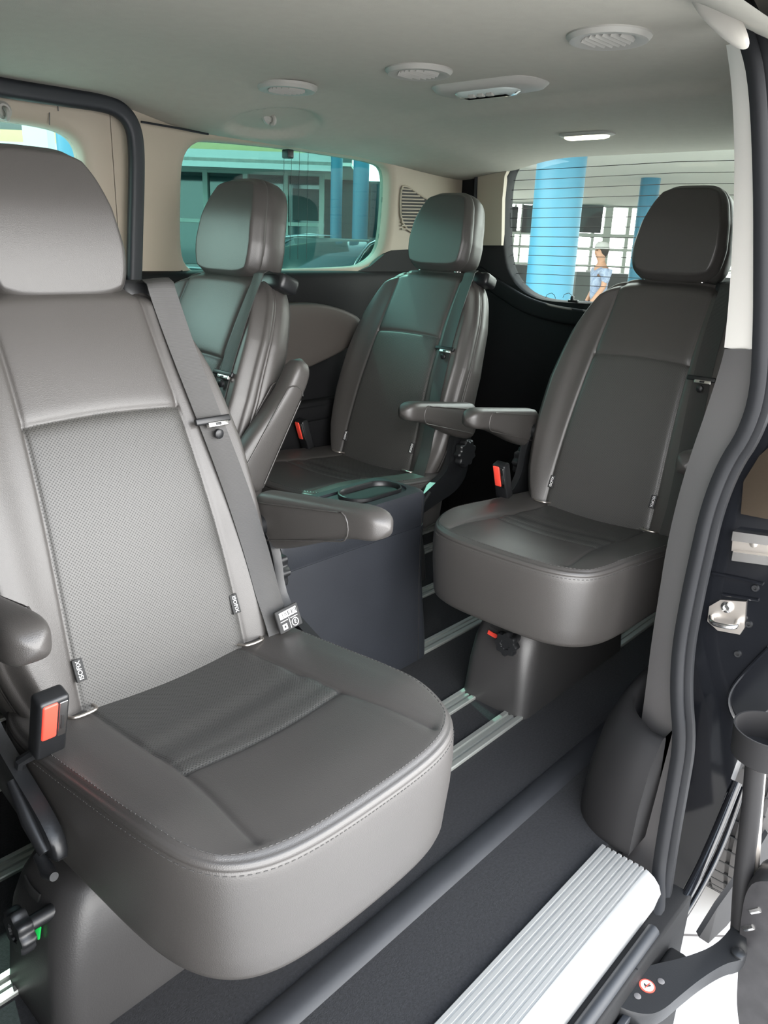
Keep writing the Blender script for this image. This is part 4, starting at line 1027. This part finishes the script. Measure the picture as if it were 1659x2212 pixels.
for s in (-1, 1):
    sw = .10 if s > 0 else -.02
    hnd = addc(3, [(0, s*.17, 1.42, .058), (sw*.4-.02, s*.20, 1.16, .044), (sw+.10, s*.20, .93, .032), (sw+.13, s*.20, .865, (.022, .036))])
    for f, dx in ((-.022, .0), (-.008, .006), (.008, .004), (.022, -.004)): addc(hnd, [(sw+.145+f, s*(.20-.004), .82+dx*-1, .0085), (sw+.150+f, s*(.19), .785-dx, .007)])
    addc(hnd, [(sw+.165, s*.185, .86, .0095), (sw+.18, s*.175, .83, .008)])
    addc(0, [(0, s*.095, .86, .088), (.02*s, s*.10, .50, .060), (.03*s-.02, s*.10, .10, .042), (.05+.03*s, s*.105, .04, (.035, .045)), (.13+.03*s, s*.11, .03, (.025, .045))])
addc(6, [(.13, 0, 1.68, .018)])
body = skin_mesh('body', ch, ed, M['skin'], pr)
ch = [(0, 0, .90, (.155, .135)), (0, 0, 1.12, (.14, .125)), (.01, 0, 1.30, (.165, .13)), (0, 0, 1.45, (.12, .09))]; ed = [(0, 1), (1, 2), (2, 3)]
for s in (-1, 1): addc(3, [(0, s*.17, 1.43, .075), (.0, s*.20, 1.20, .066)])
skin_mesh('shirt', ch, ed, M['shirt'], pr)
ch = [(0, 0, .95, (.145, .12))]; ed = []
for s in (-1, 1): addc(0, [(0, s*.095, .84, .102), (.02*s, s*.10, .50, .078), (.03*s-.02, s*.10, .09, .062)])
skin_mesh('trousers', ch, ed, M['trousers'], pr)
mb = MB(); mb.lathe([(.108, 1.725), (.112, 1.745), (.102, 1.79), (.07, 1.825), (.0, 1.835)], (.025, 0, 0), n=28, sx=1.05, sy=.92)
mb.loft([[Vector((.09+.02*0, y, 1.735)) for y in (-.075, 0, .075)]+[Vector((.09, y, 1.728)) for y in (.075, 0, -.075)], [Vector((.20-.8*y*y, y, 1.722-2*y*y)) for y in (-.06, 0, .06)]+[Vector((.20-.8*y*y, y, 1.715-2*y*y)) for y in (.06, 0, -.06)]]); mb.build('cap', M['capw'], pr)
mb = MB(); mb.lathe([(.0, 1.60), (.06, 1.61), (.096, 1.66), (.104, 1.73)], (.0, 0, 0), n=24, sx=.9, sy=.86); mb.build('hair', M['hair'], pr)
mb = MB()
for s in (-1, 1): mb.lathe([(0, -.007), (.007, -.003), (.007, .003), (0, .007)], (.118, s*.034, 1.70), 'X', 10)
mb.box(.112, .121, -.022, .022, 1.638, 1.645, .002); mb.build('face_details', M['hair'], pr)

# ------------------------------------------------------------------ light
w = bpy.data.worlds.new('sky'); S.world = w; w.use_nodes = True; nt = w.node_tree; N = nt.nodes; L = nt.links; bg = N['Background']
tc = N.new('ShaderNodeTexCoord'); sx = N.new('ShaderNodeSeparateXYZ'); L.new(tc.outputs['Generated'], sx.inputs['Vector'])
cr = N.new('ShaderNodeValToRGB'); e = cr.color_ramp.elements; e[0].position = .0; e[0].color = (.86, .85, .83, 1); e[1].position = 1; e[1].color = (.13, .16, .20, 1)
for ps, c3 in ((.12, (1, .99, .97)), (.42, (1, 1, 1)), (.66, (.30, .34, .40))):
    q = e.new(ps); q.color = (*c3, 1)
L.new(sx.outputs['Z'], cr.inputs['Fac']); L.new(cr.outputs['Color'], bg.inputs['Color']); bg.inputs['Strength'].default_value = 7.0
sd = bpy.data.lights.new('sun', 'SUN'); sd.energy = 5; sd.angle = rad(.6); sd.color = (1, .95, .86); so = bpy.data.objects.new('sun', sd); COL.objects.link(so)
sdir = Vector((-.35, -1, -1.15)); so.rotation_euler = sdir.to_track_quat('-Z', 'Y').to_euler(); so.location = (1, 8, 8)
S.view_settings.view_transform = 'Standard'; S.view_settings.look = 'None'; S.view_settings.gamma = 1; S.view_settings.exposure = 1.1; S.view_settings.use_curve_mapping = False
# prototype parts that were never placed
for o in protos:
    if o.name in bpy.data.objects and o.parent is None: bpy.data.objects.remove(o)
